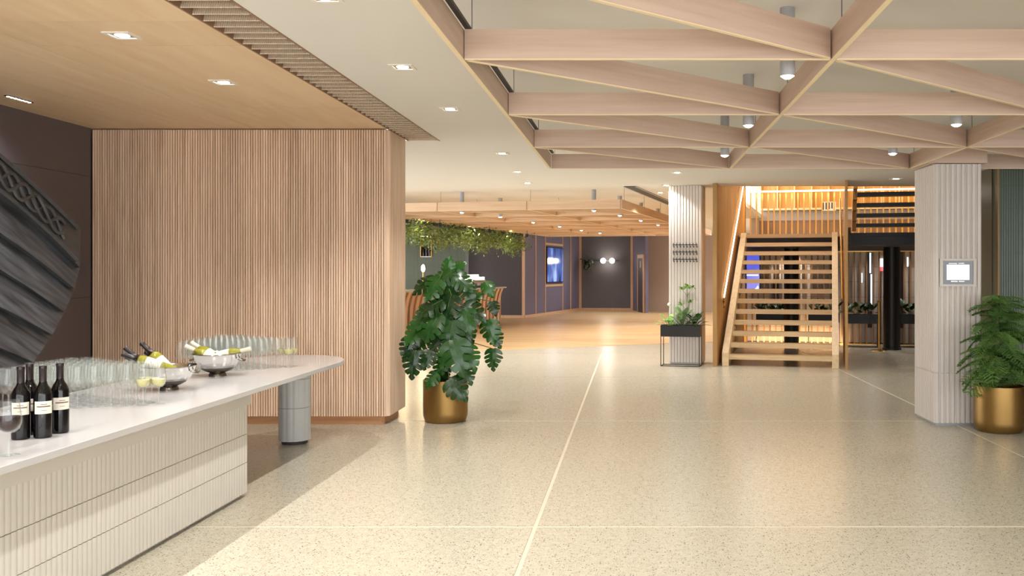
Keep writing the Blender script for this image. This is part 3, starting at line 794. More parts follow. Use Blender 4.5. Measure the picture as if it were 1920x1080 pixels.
# ================================================================== POTS AND PLANTS
def pot(lbl, x, y_, r_, h_):
    t = thing('plant_pot', lbl, 'plant pot', (x, y_, 0))
    MB().lathe([(0.0, 0.012), (r_*0.86, 0.012), (r_*0.84, 0.0), (r_*0.9, 0.004), (r_*0.93, 0.02), (r_*0.985, 0.06), (r_, 0.10), (r_, h_), (r_-0.012, h_), (r_-0.012, h_-0.05), (r_-0.015, 0.06)], 48).build('pot_wall', M['gold'], t, True)
    MB().lathe([(0.0, h_-0.045), (r_*0.5, h_-0.04), (r_-0.012, h_-0.05)], 24).build('soil', M['soil'], t, True)
    return t
pot('brass pot of the large split-leaf plant beside the slatted block', -2.01, 9.66, 0.236, 0.445)
pot('brass pot of the feathery pine beside the near column', 3.685, 9.075, 0.245, 0.455)

def monstera_leaf(seed, fold=0.22):
    rnd = random.Random(seed); mb = MB(); nl = 5
    def wd(t): return 0.50*max(0.0, math.sin(math.pi*min(1, (t+0.08)/1.08)**0.72))**0.75*(1-0.25*t)
    def pt(t, q, side):
        w_ = wd(t)*q
        y_ = t+0.10*q*q*(0.6-t*0.6)-(0.12*q if t < 0.15 else 0)*(1-t/0.15 if t < 0.15 else 0)
        z = -0.30*t*t-fold*w_*abs(w_)*2.2+0.05*math.sin(t*9+seed)*q
        return (side*w_, y_, z)
    for side in (-1, 1):
        # inner web
        ts_ = [i/12 for i in range(13)]
        vs_ = []
        for t in ts_: vs_ += [pt(t, 0.0, side), pt(t, 0.30, side)]
        mb.add(vs_, [(2*i, 2*i+2, 2*i+3, 2*i+1) if side < 0 else (2*i, 2*i+1, 2*i+3, 2*i+2) for i in range(12)])
        for k_ in range(nl):
            a = k_/nl; b = (k_+1)/nl
            gap = 0.012+0.022*rnd.random()
            a1, b1 = a+gap*(k_ > 0), b-gap*(k_ < nl-1)*0.6
            vs_ = []
            for qi, q in enumerate((0.30, 0.55, 0.82, 1.0)):
                sh = 0.09*(q-0.30)
                lo = a+(a1-a)*min(1, qi); hi = b+(b1-b)*min(1, qi)
                if qi == 3: lo += 0.022; hi -= 0.045
                md = (lo+hi)/2
                for t in (lo, md, hi): vs_.append(pt(min(1.0, max(0, t+sh)), q*(1.0 if t == md or qi < 3 else 0.96), side))
            fs = []
            for qi in range(3):
                for j in range(2):
                    a_ = qi*3+j
                    fs.append((a_, a_+1, a_+4, a_+3) if side < 0 else (a_, a_+3, a_+4, a_+1))
            mb.add(vs_, fs)
    return mb.mesh('leaf', M['leaf'], True)
mleaves = [monstera_leaf(s) for s in range(4)]
rib_me = MB().tube([(0, -0.03, 0.004), (0, 0.3, -0.022), (0, 0.7, -0.14), (0, 0.98, -0.28)], 0.008, 5, 0.3).mesh('midrib', M['stem'])
mon = thing('split_leaf_plant', 'large split-leaf monstera climbing a coir pole in the brass pot by the slatted block', 'plant', (-2.01, 9.66, 0.405))
MB().tube([(0, 0.0, 0), (0.0, 0.02, 0.5), (0.01, 0.02, 1.0), (0.015, 0.02, 1.27)], 0.042, 10).build('coir_pole', M['moss'], mon, True)
mroot = Vector((-2.01, 9.66, 0.405))
def place_leaf(px, py, ln_px, ang, dd, me, parent, root, tilt=0.55, stem_to=None, rib=rib_me, stemmat='stem', toward=0.35):
    """px, py: middle of the leaf; ang: direction of the tip in the upright plane (degrees, 0 = right, 90 = up); dd: distance from the stem toward the viewer"""
    d = root.y-dd; c = P(px, py, d); Ls = ln_px/F*d
    tip = Vector((math.cos(rad(ang)), -toward, math.sin(rad(ang)))).normalized()
    nrm = Vector((0.25*random.uniform(-1, 1), -1, tilt))
    nrm = (nrm-tip*nrm.dot(tip)).normalized()
    side = tip.cross(nrm).normalized()
    base = c-tip*Ls*0.5
    o = put('leaf', me, parent)
    Rm = Matrix((side, tip, nrm)).transposed().to_4x4()
    o.matrix_local = Matrix.Translation(base-root) @ Rm @ Matrix.Diagonal((Ls, Ls, Ls, 1))
    if rib: put('midrib', rib, o)
    if stem_to is not None:
        s = Vector(stem_to)-root if stem_to is not None else Vector((0, 0, 0.3))
        e = base-root; mid = (s+e)/2+Vector((0, 0, 0.10))
        MB().tube([s, s*0.5+mid*0.5+Vector((0, 0, 0.02)), mid, e*0.6+mid*0.4, e], 0.006, 5, 0.7).build('petiole', M[stemmat], parent, True)
    return o
def mp(cx_, cy_): return 730+cx_/3.0857, 460+cy_/3.0857
ML = [ # crop x, crop y, length, angle, depth toward the viewer
 (340,112,110,80,0.05),(400,120,100,35,0.0),(300,190,150,215,0.10),(195,225,170,205,0.15),(240,255,170,235,0.22),(430,215,150,325,0.15),(455,270,150,300,0.10),(380,250,120,275,-0.12),
 (230,350,190,205,0.25),(175,420,200,225,0.20),(330,370,200,255,0.28),(300,300,150,240,0.05),(490,390,190,330,0.20),(455,440,170,290,0.25),(400,420,150,270,0.12),
 (240,470,200,240,0.30),(130,510,170,230,0.15),(105,600,150,250,0.10),(135,690,180,262,0.18),(350,520,200,262,0.33),(450,500,160,300,0.10),
 (395,650,240,290,0.40),(470,650,170,300,0.28),(330,640,170,240,0.30),(218,665,130,250,0.36),(290,700,150,255,0.26),(235,780,120,230,0.30),(300,745,120,250,0.15),(395,835,180,315,0.34),(450,740,150,300,0.22),
 (605,365,95,290,0.02),(575,255,110,300,0.0),(585,500,160,285,0.08),(615,540,130,300,0.02),(595,660,140,268,0.08),(500,300,100,40,-0.1),(270,560,170,230,0.1),(180,560,170,225,-0.05),(420,560,170,320,0.05),(340,230,120,70,0.08),
]
for i, (cx_, cy_, ln_, an, dd) in enumerate(ML):
    px, py = mp(cx_, cy_)
    zst = max(0.45, min(1.6, 1.6-(py-509)/F*9.6+random.uniform(-0.05, 0.12)))
    place_leaf(px, py, ln_/3.0857*0.92, an, dd, mleaves[i % 4], mon, mroot, tilt=random.uniform(0.25, 0.9), stem_to=(-2.0, 9.67, zst if cy_ < 720 else 0.5))

# feathery pine
def frond(seed):
    rnd = random.Random(seed); mb = MB(); n_ = 15
    def ax(t): return Vector((0, t, 0.10*math.sin(t*2.6)-0.50*t*t))
    def needle(a, b, w_):
        dv = b-a; sd = dv.cross(Vector((0, 0, 1)))
        if sd.length < 1e-5: sd = Vector((1, 0, 0))
        sd.normalize()
        mb.add([a-sd*w_, b, a+sd*w_], [(0, 1, 2)])
        mb.add([a-Vector((0, 0, w_)), b, a+Vector((0, 0, w_))], [(0, 1, 2)])
    for i in range(n_):
        t0, t1 = i/n_, (i+1)/n_
        needle(ax(t0), ax(t1)*1.0, 0.012)
        if i == 0: continue
        for s in (-1, 1):
            L = 0.40*math.sin(math.pi*min(1, t0*0.86+0.12))**0.8*rnd.uniform(0.8, 1.1)
            a = ax(t0); dirv = Vector((s*0.85, 0.55, -0.35)).normalized()
            b = a+dirv*L+Vector((0, 0, -0.12*L))
            needle(a, b, 0.016)
            m_ = 7
            for k_ in range(1, m_):
                c = a.lerp(b, k_/m_)
                for s2 in (-1, 1):
                    e = c+(dirv*0.6+Vector((0, 0.5, 0))*s2+Vector((s*0.2, 0, rnd.uniform(-0.3, 0.4)))).normalized()*0.055
                    needle(c, e, 0.012)
    return mb.mesh('frond', M['pine'])
fronds = [frond(s) for s in range(4)]
pr = Vector((3.685, 9.075, 0.41))
pine = thing('norfolk_pine', 'feathery green Norfolk pine in the brass pot beside the near column', 'plant', tuple(pr))
MB().tube([(0, 0, 0), (0.01, 0, 0.4), (0, 0, 0.8), (0, 0, 0.95)], 0.014, 8, 0.4).build('trunk', M['bark'], pine, True)
MB().tube([(0.04, 0.03, 0), (0.06, 0.02, 0.3), (0.08, 0.0, 0.5)], 0.010, 8, 0.4).build('trunk', M['bark'], pine, True)
tiers = [(0.06+0.046*q, [0.24, 0.30, 0.38, 0.42, 0.44, 0.44, 0.43, 0.41, 0.40, 0.38, 0.37, 0.36, 0.35, 0.34, 0.33, 0.31, 0.29, 0.26, 0.22, 0.15][q], 5 if q < 18 else 4) for q in range(20)]
kk = 0
for ti, (z, L, n_) in enumerate(tiers):
    for k_ in range(n_):
        a = 2*math.pi*(k_+0.37*ti)/n_+random.uniform(-0.5, 0.5)
        Lk = L*random.uniform(0.85, 1.1)
        # keep clear of the column standing behind on the left
        dv = Vector((-math.sin(a), math.cos(a)))
        if dv.y > 0.25 and dv.x < 0.35: Lk = min(Lk, 0.24)
        o = put('frond', fronds[kk % 4], pine, (0, 0, z+random.uniform(-0.03, 0.03)), (rad(random.uniform(-12, 38)), rad(random.uniform(-25, 25)), a)); kk += 1
        o.scale = (Lk, Lk, Lk)

# ---- small leaf plants for the planters
def blade_mesh(name, mt, wdt=0.32, curl=0.35):
    mb = MB(); vs_ = []
    for i in range(7):
        t = i/6; w_ = wdt*math.sin(math.pi*min(1, t*0.92+0.06))
        z = -curl*t*t
        vs_ += [(-w_, t, z-0.08*w_), (0, t, z+0.05*w_), (w_, t, z-0.08*w_)]
    fs = []
    for i in range(6):
        for j in range(2): a = i*3+j; fs.append((a, a+1, a+4, a+3))
    return mb.add(vs_, fs).mesh(name, mt, True)
bl_g = blade_mesh('leaf', M['leaf_g']); bl_l = blade_mesh('leaf', M['leaf_l'], 0.36); bl_d = blade_mesh('leaf', M['dkleaf'], 0.34)
bl_m = blade_mesh('leaf', M['leaf'], 0.3)
def rosette(t, c, n_, L, me, spread=(20, 80), stemm=None):
    for i in range(n_):
        a = 2*math.pi*i/n_*1.618*2; el = rad(random.uniform(*spread)); l_ = L*random.uniform(0.7, 1.15)
        q = random.uniform(0.3, 0.9)*L
        dirv = Vector((math.cos(a)*math.cos(el), math.sin(a)*math.cos(el), math.sin(el)))
        o = put('leaf', me, t, Vector(c)+dirv*q, (el, 0, a-math.pi/2)); o.scale = (l_*0.6, l_*0.6, l_*0.6)
        if stemm: MB().tube([c, Vector(c)+dirv*q], 0.003, 4).build('stem', stemm, t)
def planter(lbl, locv, rz, grp):
    t = thing('planter', lbl, 'planter', locv, rz, grp)
    w2, d2, z0, z1 = 0.335, 0.135, 0.505, 0.69
    for (x0, x1, y0, y1) in ((-w2, w2, -d2, -d2+0.008), (-w2, w2, d2-0.008, d2), (-w2, -w2+0.008, -d2+0.008, d2-0.008), (w2-0.008, w2, -d2+0.008, d2-0.008)):
        MB().box(x0, x1, y0, y1, z0, z1).build('side_panel', M['black'], t)
    MB().box(-w2, w2, -d2, d2, z0-0.006, z0).build('base_panel', M['black'], t)
    MB().box(-w2+0.01, w2-0.01, -d2+0.01, d2-0.01, z1-0.05, z1-0.03).build('soil', M['soil'], t)
    for sy in (-1, 1):
        yy = sy*(d2-0.006)
        for sx_ in (-1, 1): MB().box(sx_*(w2-0.006)-0.006, sx_*(w2-0.006)+0.006, yy-0.006, yy+0.006, 0, z0-0.006).build('stand_leg', M['black'], t)
        MB().box(-w2+0.012, w2-0.012, yy-0.005, yy+0.005, 0.0, 0.011).build('stand_rail', M['black'], t)
    for sx_ in (-1, 1): MB().box(sx_*(w2-0.006)-0.005, sx_*(w2-0.006)+0.005, -d2+0.012, d2-0.012, 0.0, 0.011).build('stand_rail', M['black'], t)
    return t
pp = P(1278, 685, 15.2)
fp = fc.location-V*0.25-U*0.03
planter('black trough planter on a wire stand before the white fluted column', (fp.x, fp.y, 0), -TH, 'black planters')
def plant(name, lbl, cat, off, base=fp, z=0.655):
    o = base+U*off[0]+V*off[1]
    return thing(name, lbl, cat, (o.x, o.y, z), -TH, 'plants in the trough by the column')
t = plant('leafy_plant', 'bright lime-leaved plant with a white flower at the left end of the column planter', 'plant', (-0.22, 0.0))
rosette(t, (0, 0, 0), 16, 0.22, bl_l, (15, 80), M['stem'])
MB().tube([(0, 0, 0), (0.0, 0, 0.2), (0.01, -0.01, 0.36)], 0.003, 5).build('flower_stem', M['stem'], t)
MB().lathe([(0.0, 0.0), (0.022, 0.01), (0.03, 0.03), (0.018, 0.052), (0, 0.06)], 10, Matrix.Translation((0.01, -0.01, 0.355))).build('flower', M['trim'], t, True)
t = plant('leafy_plant', 'grey-green leafy plant in the middle of the column planter', 'plant', (0.02, -0.03))
rosette(t, (0, 0, 0), 26, 0.27, bl_g, (10, 85), M['stem'])
t = plant('umbrella_plant', 'tall slender plant with lime umbrella leaf heads above the column planter', 'plant', (0.10, 0.03))
MB().tube([(0, 0, 0), (0.01, 0, 0.35), (0.0, 0, 0.68)], 0.005, 5).build('stem', M['stem'], t)
for (x, y_, z, n_, L) in ((0.0, 0, 0.70, 13, 0.13), (-0.10, -0.03, 0.66, 9, 0.10), (0.09, 0.02, 0.68, 9, 0.10), (0.06, -0.05, 0.45, 8, 0.09), (-0.12, 0.02, 0.40, 9, 0.10)):
    MB().tube([(0.005, 0, z-0.14), (x, y_, z)], 0.003, 4).build('twig', M['stem'], t)
    for i in range(n_):
        a = 2*math.pi*i/n_
        o = put('leaf', bl_l, t, (x, y_, z), (rad(random.uniform(-25, 45)), 0, a)); o.scale = (L*0.7, L*0.7, L*0.7)
t = plant('fern', 'spreading dark green fern at the right end of the column planter', 'plant', (0.24, 0.0))
rosette(t, (0, 0, 0), 20, 0.24, bl_m, (10, 70), M['stem'])

# ================================================================== STAIR HALL (turned frame)
RISE, GO = 0.1815, 0.267
# side panel of tall boards left of the stairs
wp = struct(MB().box(-0.02, 0.02, 0.0, 5.3, 0, 5.4).build('wall_stair_left', M['panelwood'])); wp.location = S0; wp.rotation_euler = (0, 0, -TH)
bd = MB().box(0, 0.014, 0.005, 0.125, 0.02, 5.38).mesh('board', M['panelwood'])
for i in range(41): put('board', bd, wp, (0.02, 0.0+i*0.13, 0))
MB().box(-0.028, 0.042, -0.012, 0.0, 0.0, CZ-0.002).build('end_trim', M['bronze'], wp)
# right-hand partition of the stair
wr = struct(MB().box(-0.012, 0.012, 0.0, 3.35, 0.0, CZ-0.002).build('wall_stair_right', M['panelwood'])); wr.location = R(2.16, -0.02); wr.rotation_euler = (0, 0, -TH)
MB().box(-0.022, 0.022, -0.015, 0.0, 0, CZ-0.002).build('end_trim', M['bronze'], wr)
mesh_ = MB()
for i in range(60):
    z = 0.05+i*0.05
    mesh_.box(0.012, 0.02, 0.02+0.05*(i % 2), 0.05+0.05*(i % 2), z, z+0.03)
mesh_.build('perforated_strip', M['brass'], wr)['kind'] = 'stuff'
st = thing('staircase', 'open-tread timber staircase with pale sloping stringers rising to the landing', 'staircase', tuple(R(0.11, 0.15)), -TH)
W_ = 1.93
v0 = 0.06
for k in range(1, 14):
    o = MB().box(-(W_-0.22)/2, (W_-0.22)/2, 0.0, 0.31, -0.075, 0.0).build('tread', M['stair'], st)
    o.location = (W_/2, v0+(k-1)*GO, k*RISE)
sl = RISE/GO
for x0 in (0.0, W_-0.11):
    top = 13*RISE
    vE = v0+12*GO+0.02
    prof = [(0.0, 0.0), (0.0, 0.225), (vE, top+0.03), (vE+0.12, top+0.03), (vE+0.12, top-0.30), (0.36, 0.0)]
    mb = MB(); n_ = len(prof)
    mb.add([(x0, a, z) for a, z in prof]+[(x0+0.11, a, z) for a, z in prof],
       [tuple(range(n_)), tuple(range(2*n_-1, n_-1, -1))]+[(i, i+n_, (i+1) % n_+n_, (i+1) % n_) for i in range(n_)])
    mb.build('stringer', M['stringer'], st)
# handrail on the left panel
hr = thing('handrail', 'glowing slanted handrail on the timber panel left of the stairs', 'handrail', tuple(R(0.07, 0.75, 1.13)), -TH)
MB().tube([(0, 0, 0), (0, 3.62, 2.33)], 0.014, 8).build('rail', M['ledhot'], hr, True)
MB().tube([(0, 0, 0), (0, -0.03, -0.05), (0, -0.03, -0.17)], 0.02, 8).build('end_bracket', M['brass'], hr, True)
for q in (0.15, 0.5, 0.85): MB().tube([(-0.03, 3.62*q, 2.33*q-0.06), (0, 3.62*q, 2.33*q-0.02)], 0.010, 6).build('bracket', M['brass'], hr)
# right-hand handrail
hr = thing('handrail', 'slim handrail on the partition at the right of the stairs', 'handrail', tuple(R(2.10, 0.75, 1.13)), -TH)
MB().tube([(0, 0, 0), (0, 3.0, 1.95)], 0.018, 8).build('rail', M['brass'], hr, True)
for q in (0.2, 0.8): MB().tube([(0.045, 3.0*q, 1.95*q-0.05), (0, 3.0*q, 1.95*q-0.015)], 0.008, 6).build('bracket', M['brass'], hr)
# landing
LZ = 13*RISE
ld = thing('landing', 'stair landing with dark steel edge beam behind the flights', 'landing', tuple(R(0, 0)), -TH)
MB().box(0.05, 2.17, 3.62, 5.25, LZ-0.05, LZ).build('deck', M['stair'], ld)
MB().box(0.2, 2.1, 3.63, 5.2, LZ-0.24, LZ-0.051).build('underside', M['greyblack'], ld)
MB().box(2.18, 5.6, 3.42, 5.25, LZ-0.05, LZ).build('deck', M['stair'], ld)
MB().box(2.30, 5.6, 3.40, 3.60, LZ-0.245, LZ-0.06).build('edge_beam', M['black'], ld)
MB().box(2.30, 5.6, 3.37, 3.42, LZ-0.06, LZ+0.01).build('edge_trim', M['black'], ld)
MB().box(2.19, 2.30, 3.38, 3.56, LZ-0.2, LZ+0.12).build('edge_post', M['greywall'], ld)
# balustrade along the back of the landing
bal = thing('balustrade', 'row of slender brass balusters with a glowing top rail along the landing', 'balustrade', tuple(R(0.1, 5.1, LZ)), -TH)
M['lit_brass'] = mat('amber_lit_brass', (232, 196, 128), 0.45, 0.25)  # paler copy of the brass, with the amber light put into its colour
bm_ = MB().box(-0.016, 0.016, -0.010, 0.010, 0.02, 1.0).mesh('baluster', M['lit_brass'])
for i in range(42): put('baluster', bm_, bal, (0.06+i*0.13, 0, 0))
MB().box(0.0, 5.5, -0.025, 0.025, 1.0, 1.03).build('top_rail', M['ledhot'], bal)
MB().box(0.0, 5.5, -0.02, 0.02, 0.0, 0.02).build('bottom_rail', M['stair'], bal)
# upper return flight
uf = thing('upper_flight', 'upper flight of dark treads returning above the lobby, right of the stairs', 'staircase', tuple(R(2.3, 3.4, LZ)), -TH)
for k in range(1, 7):
    MB().box(0.10, 2.6, -k*GO, -k*GO+0.29, k*RISE-0.07, k*RISE).build('tread', M['black'], uf)
    MB().box(0.02, 0.095, -k*GO-0.02, -k*GO+0.27, k*RISE-0.14, k*RISE+0.05).build('stringer_step', M['panelwood'], uf)
# hall walls of the void and behind the screen
wv = struct(MB().box(-0.3, 6.2, 10.2, 10.35, 0, 5.5).build('wall_stairwell_back', M['stone'])); wv.location = S0; wv.rotation_euler = (0, 0, -TH)
wr2 = struct(MB().box(6.2, 6.3, -1.5, 10.3, 0, 5.5).build('wall_stairwell_right', M['stone'])); wr2.location = S0; wr2.rotation_euler = (0, 0, -TH)
wf = struct(MB().box(1.3, 8, 15.64, 15.69, CZ+0.1, 5.5).build('wall_stairwell_front', M['ceiling']))
uc = struct(MB().box(-0.3, 6.3, -0.4, 10.3, 5.5, 5.6).build('ceiling_stairwell', M['ceiling'])); uc.location = S0; uc.rotation_euler = (0, 0, -TH)
# timber bookcase-like band high on the back wall, amber lit
sh = thing('amber_display_shelf', 'amber-lit timber shelf band high behind the landing balusters', 'shelf', tuple(R(0.0, 9.9, 3.28)), -TH)
MB().box(0.0, 6.1, 0.0, 0.28, 0.0, 0.05).build('shelf_board', M['stair'], sh)
MB().box(0.0, 6.1, 0.24, 0.28, 0.05, 1.3).build('back_board', M['panelwood'], sh)
MB().box(0.0, 6.1, 0.0, 0.28, 1.3, 1.35).build('top_board', M['stair'], sh)
for i in range(13): MB().box(0.46*i, 0.46*i+0.03, 0.01, 0.24, 0.05, 1.3).build('divider', M['stair'], sh)
MB().box(0.0, 6.1, 0.03, 0.05, 1.285, 1.299).build('led_strip', M['led'], sh)
lamp('shelf_glow', sh, (3.0, -0.5, 1.1), 36, AMBER, kind='AREA', size=(5.5, 0.2), aim=(0, 0.6, -0.6))
bw = thing('low_parapet', 'brown timber parapet low behind the landing balusters', 'parapet', tuple(R(0.0, 9.6, 0)), -TH)
MB().box(0.0, 6.1, 0.0, 0.08, 2.0, 2.95).build('parapet_face', M['fin'], bw)
MB().box(0.0, 6.1, -0.02, 0.1, 2.95, 2.98).build('parapet_cap', M['fin'], bw)
hs_ = thing('hanging_sign', 'small black-barred hanging sign behind the landing balusters', 'sign', tuple(R(1.86, 7.5, 3.09)), -TH)
MB().box(-0.17, 0.17, 0, 0.01, 0.0, 0.22).build('sign_plate', M['label'], hs_)
for i in range(4): MB().box(-0.15+i*0.07, -0.12+i*0.07, -0.004, 0.0, 0.02+0.01*i, 0.20).build('sign_bar', M['black'], hs_)
MB().tube([(0, 0.005, 0.22), (0, 0.005, 2.4)], 0.004, 5).build('sign_wire', M['wire'], hs_)

# slatted screen with stone tiles behind, under the landing
sw = struct(MB().box(0.0, 6.0, 5.42, 5.52, 0, LZ-0.05).build('wall_screen', M['greyblack'])); sw.location = S0; sw.rotation_euler = (0, 0, -TH)
tile = MB().box(0.002, 0.122, 5.405, 5.42, 0.0, 0.33).mesh('stone_tile', M['stone'])
SKIP = {14: 1, 20: 1, 24: 1, 25: 1, 28: 1}
for i in range(44):
    u_ = 0.06+i*0.131
    for j in range(6):
        if i in SKIP and j >= 1: continue
        if i in (4, 5) and 2 <= j <= 3: continue
        put('stone_tile', tile, sw, (u_, 0, 0.03+j*0.335))
scn = thing('slatted_screen', 'tall screen of brown upright fins with brass rails under the landing', 'screen wall', tuple(R(0.05, 5.25)), -TH)
fin_me = MB().box(-0.016, 0.016, -0.035, 0.035, 0.02, 2.03).mesh('fin', M['fin'])
for i in range(45): put('fin', fin_me, scn, (0.005+i*0.131, 0, 0))
MB().box(0, 5.8, -0.012, 0.012, 2.03, 2.05).build('top_rail', M['brass'], scn)
MB().box(0, 5.8, -0.05, 0.05, 0.0, 0.02).build('bottom_rail', M['brass'], scn)
# glimpses of the street between the fins
def slit(u0, w_, z0, z1, mt, lbl, cat='window slit'):
    t = thing('window_slit', lbl, cat, tuple(R(u0, 5.40, z0)), -TH)
    MB().box(0, w_, 0.0, 0.012, 0, z1-z0).build('pane', mt, t)
    MB().box(-0.006, 0.0, -0.004, 0.014, -0.006, z1-z0+0.006).build('frame_bar', M['black'], t)
    MB().box(w_, w_+0.006, -0.004, 0.014, -0.006, z1-z0+0.006).build('frame_bar', M['black'], t)
    return t
def u_of(px, v):       # column px on the plane of constant v
    t_ = (px-CX)/F
    # (S0.x+U.x u+V.x v) = t (S0.y+U.y u+V.y v)
    return (t_*(S0.y+V.y*v)-S0.x-V.x*v)/(U.x-t_*U.y)
def z_of(py, u_, v): return H-(py-CY)/F*(S0.y+U.y*u_+V.y*v)
for (px, y0, y1, mt, lbl) in ((1632, 474, 512, 'street', 'bright white upper window slit between the fins right of the stairs'), (1634, 514, 575, 'street', 'pale blue tall window slit between the fins right of the stairs'),
        (1616, 512, 530, 'street', 'short bluish window slit left of the tall bright one'), (1702, 482, 500, 'signwhite', 'white window glint between the fins right of the black post')):
    u_ = u_of(px, 5.4); z0, z1 = z_of(y1, u_, 5.4), z_of(y0, u_, 5.4)
    slit(u_-0.02, 0.035, z0, z1, M[mt], lbl)
u_ = u_of(1654, 5.38)
sg = thing('lit_sign', 'small white and red lit sign beyond the fins beside the black post', 'sign', tuple(R(u_, 5.38, z_of(508, u_, 5.38))), -TH)
MB().box(-0.055, 0.055, 0, 0.015, 0.09, 0.27).build('white_field', M['signwhite'], sg)
MB().box(-0.055, 0.055, 0, 0.015, 0.0, 0.089).build('red_field', M['signred'], sg)
# blue screen behind the treads
u0, u1 = u_of(1400, 5.2), u_of(1424, 5.2)
bs = thing('blue_video_screen', 'blue lit video screen seen between the stair treads', 'screen', tuple(R(u0, 5.19, z_of(545, u0, 5.2))), -TH)
hB = (545-478)/F*20.0; wB = u1-u0
MB().box(-0.02, wB+0.02, 0.0, 0.02, -0.02, hB+0.02).build('casing', M['black'], bs)
MB().box(0, wB, -0.003, 0.0, 0, hB).build('display', M['screen_blue'], bs)
MB().box(0.0, wB*0.9, -0.005, -0.0031, hB*0.42, hB*0.46).build('light_band', M['screen_mark'], bs)
MB().add([(wB*0.55, -0.005, 0.02), (wB*0.95, -0.005, 0.02), (wB*0.9, -0.005, 0.12), (wB*0.75, -0.005, 0.07)], [(0, 1, 2, 3)]).build('white_mark', M['screen_mark'], bs)
# black posts
for (px, v_, r_, lbl) in ((1672, 4.1, 0.17, 'thick black round post right of the stairs'), (1484, 4.6, 0.16, 'black round post seen between the stair treads')):
    u_ = u_of(px, v_)
    t = thing('black_post', lbl, 'post', tuple(R(u_, v_)), -TH)
    MB().lathe([(r_, 0.04), (r_, LZ-0.26)], 28, None, True, True).build('shaft', M['black'], t, True)
    MB().lathe([(r_+0.02, 0), (r_+0.02, 0.035), (r_, 0.04)], 28, None, True).build('base_ring', M['black'], t, True)
# planters and plants in the lobby
LP = [(1615, 4.6, 'black trough planter before the fins just right of the stairs', 'dark leafy plants growing in the trough right of the stairs'), (1712, 4.75, 'black trough planter beyond the black post, partly behind the near column', 'dark leafy plants in the trough beyond the black post'),
      (1447, 5.0, 'black trough planter seen between the treads left of the inner post', 'leafy plants seen between the treads left of the inner post'), (1545, 5.0, 'black trough planter seen between the treads at the right of the stairs', 'leafy plants seen between the treads at the right')]
for (px, v_, lb1, lb2) in LP:
    u_ = u_of(px, v_); c = R(u_, v_)
    planter(lb1, tuple(c), -TH, 'black planters')
    t = thing('leafy_plants', lb2, 'plant', (c.x, c.y, 0.655), -TH, 'plants in the lobby planters')
    for q in (-0.24, -0.08, 0.08, 0.24):
        rosette(t, (q, 0, 0), 12, 0.26, bl_d, (15, 85))
# brass stanchion
u_ = u_of(1648, 3.75); c = R(u_, 3.75)
t = thing('barrier_post', 'slim brass barrier post with round base before the fins', 'stanchion', (c.x, c.y, 0))
MB().lathe([(0.0, 0.028), (0.03, 0.028), (0.15, 0.012), (0.16, 0.0)], 28).build('base', M['brass'], t, True)
MB().lathe([(0.022, 0.028), (0.022, 0.95)], 14).build('tube', M['brass'], t, True)
MB().lathe([(0.03, 0.95), (0.03, 1.0), (0.02, 1.02), (0, 1.03)], 14).build('cap', M['brass'], t, True)
# stair-hall lamps: LED lines in the fittings
lamp('landing_rail_glow', bal, (1.1, -0.06, 1.10), 24, AMBER, kind='AREA', size=(2.0, 0.04), aim=(0, 0.05, -1))
lamp('landing_rail_glow', bal, (4.0, -0.06, 1.10), 32, AMBER, kind='AREA', size=(2.6, 0.04), aim=(0, 0.05, -1))
lamp('landing_rail_glow', bal, (2.6, 0.06, 1.10), 34, AMBER, kind='AREA', size=(5.0, 0.04), aim=(0, 1, 0.1))
lamp('floor_led', scn, (1.1, -0.3, 0.06), 22, AMBER, kind='AREA', size=(2.0, 0.04), aim=(0, 0.8, 0.35))
for i, (u_, v_) in enumerate(((0.7, 1.6), (1.5, 1.6), (1.1, 2.9))):
    c = R(u_, v_, 5.5)
    downlight(c.x, c.y, 5.5, ['left', 'right', 'rear'][i]+' square downlight in the high ceiling over the staircase', 120, 'downlights over the staircase', 60)

for i, (u_, v_) in enumerate(((2.75, 4.55), (3.65, 4.55), (4.6, 4.55))):  # lamps added to brighten the stone behind the lobby fins
    c = R(u_, v_, LZ-0.051)
    downlight(c.x, c.y, c.z, ['left', 'middle', 'right'][i]+' added square downlight under the landing right of the stairs', 26, 'added downlights under the landing', 120)
u_ = u_of(1484, 4.97); c = R(u_, 4.97, LZ-0.2405)
downlight(c.x, c.y, c.z, 'added square downlight under the landing, hidden behind the inner black post', 44, None, 130)  # hidden lamp, added to light the tiles behind the treads
for i, (x, y_) in enumerate(((2.6, 24.0), (2.9, 28.0), (0.2, 30.5), (2.2, 33.0), (-1.2, 34.0))):  # unseen lamps added to brighten the far room
    downlight(x, y_, CZ, ['first', 'second', 'third', 'fourth', 'fifth'][i]+' added square downlight in the far room ceiling, unseen behind the lattice', 130, 'added downlights of the far room')
# ================================================================== REAR LATTICE AND ROOM
C2 = Vector((-0.21, 16.0, 0))
la2 = lattice('warm oak lattice hung over the far bar room', [-5.25, -3.5, -1.75, 0.0], [0.0, 1.75, 3.5, 5.25, 7.0, 8.75, 10.5, 12.25], (C2.x, C2.y, 0), -TH, M['beam2'])
rowA = [(-3.20, 16.85), (-2.68, 18.2), (-2.25, 20.3), (-1.80, 22.1), (-1.38, 24.1), (-0.95, 25.8)]
rowB = [(-0.71, 16.35), (-0.26, 17.75), (0.17, 19.5), (0.59, 21.3), (1.0, 23.2), (1.4, 25.0)]  # last two carry the row on unseen, added to brighten the far room
for i, (x, y_) in enumerate(rowA): pendant(x, y_, ORD[i]+' cylinder downlight in the left row of the far lattice', FAR_W, 'cylinder downlights of the far lattice, left row')
for i, (x, y_) in enumerate(rowB): pendant(x, y_, ORD[i]+' cylinder downlight in the right row of the far lattice', FAR_W, 'cylinder downlights of the far lattice, right row')
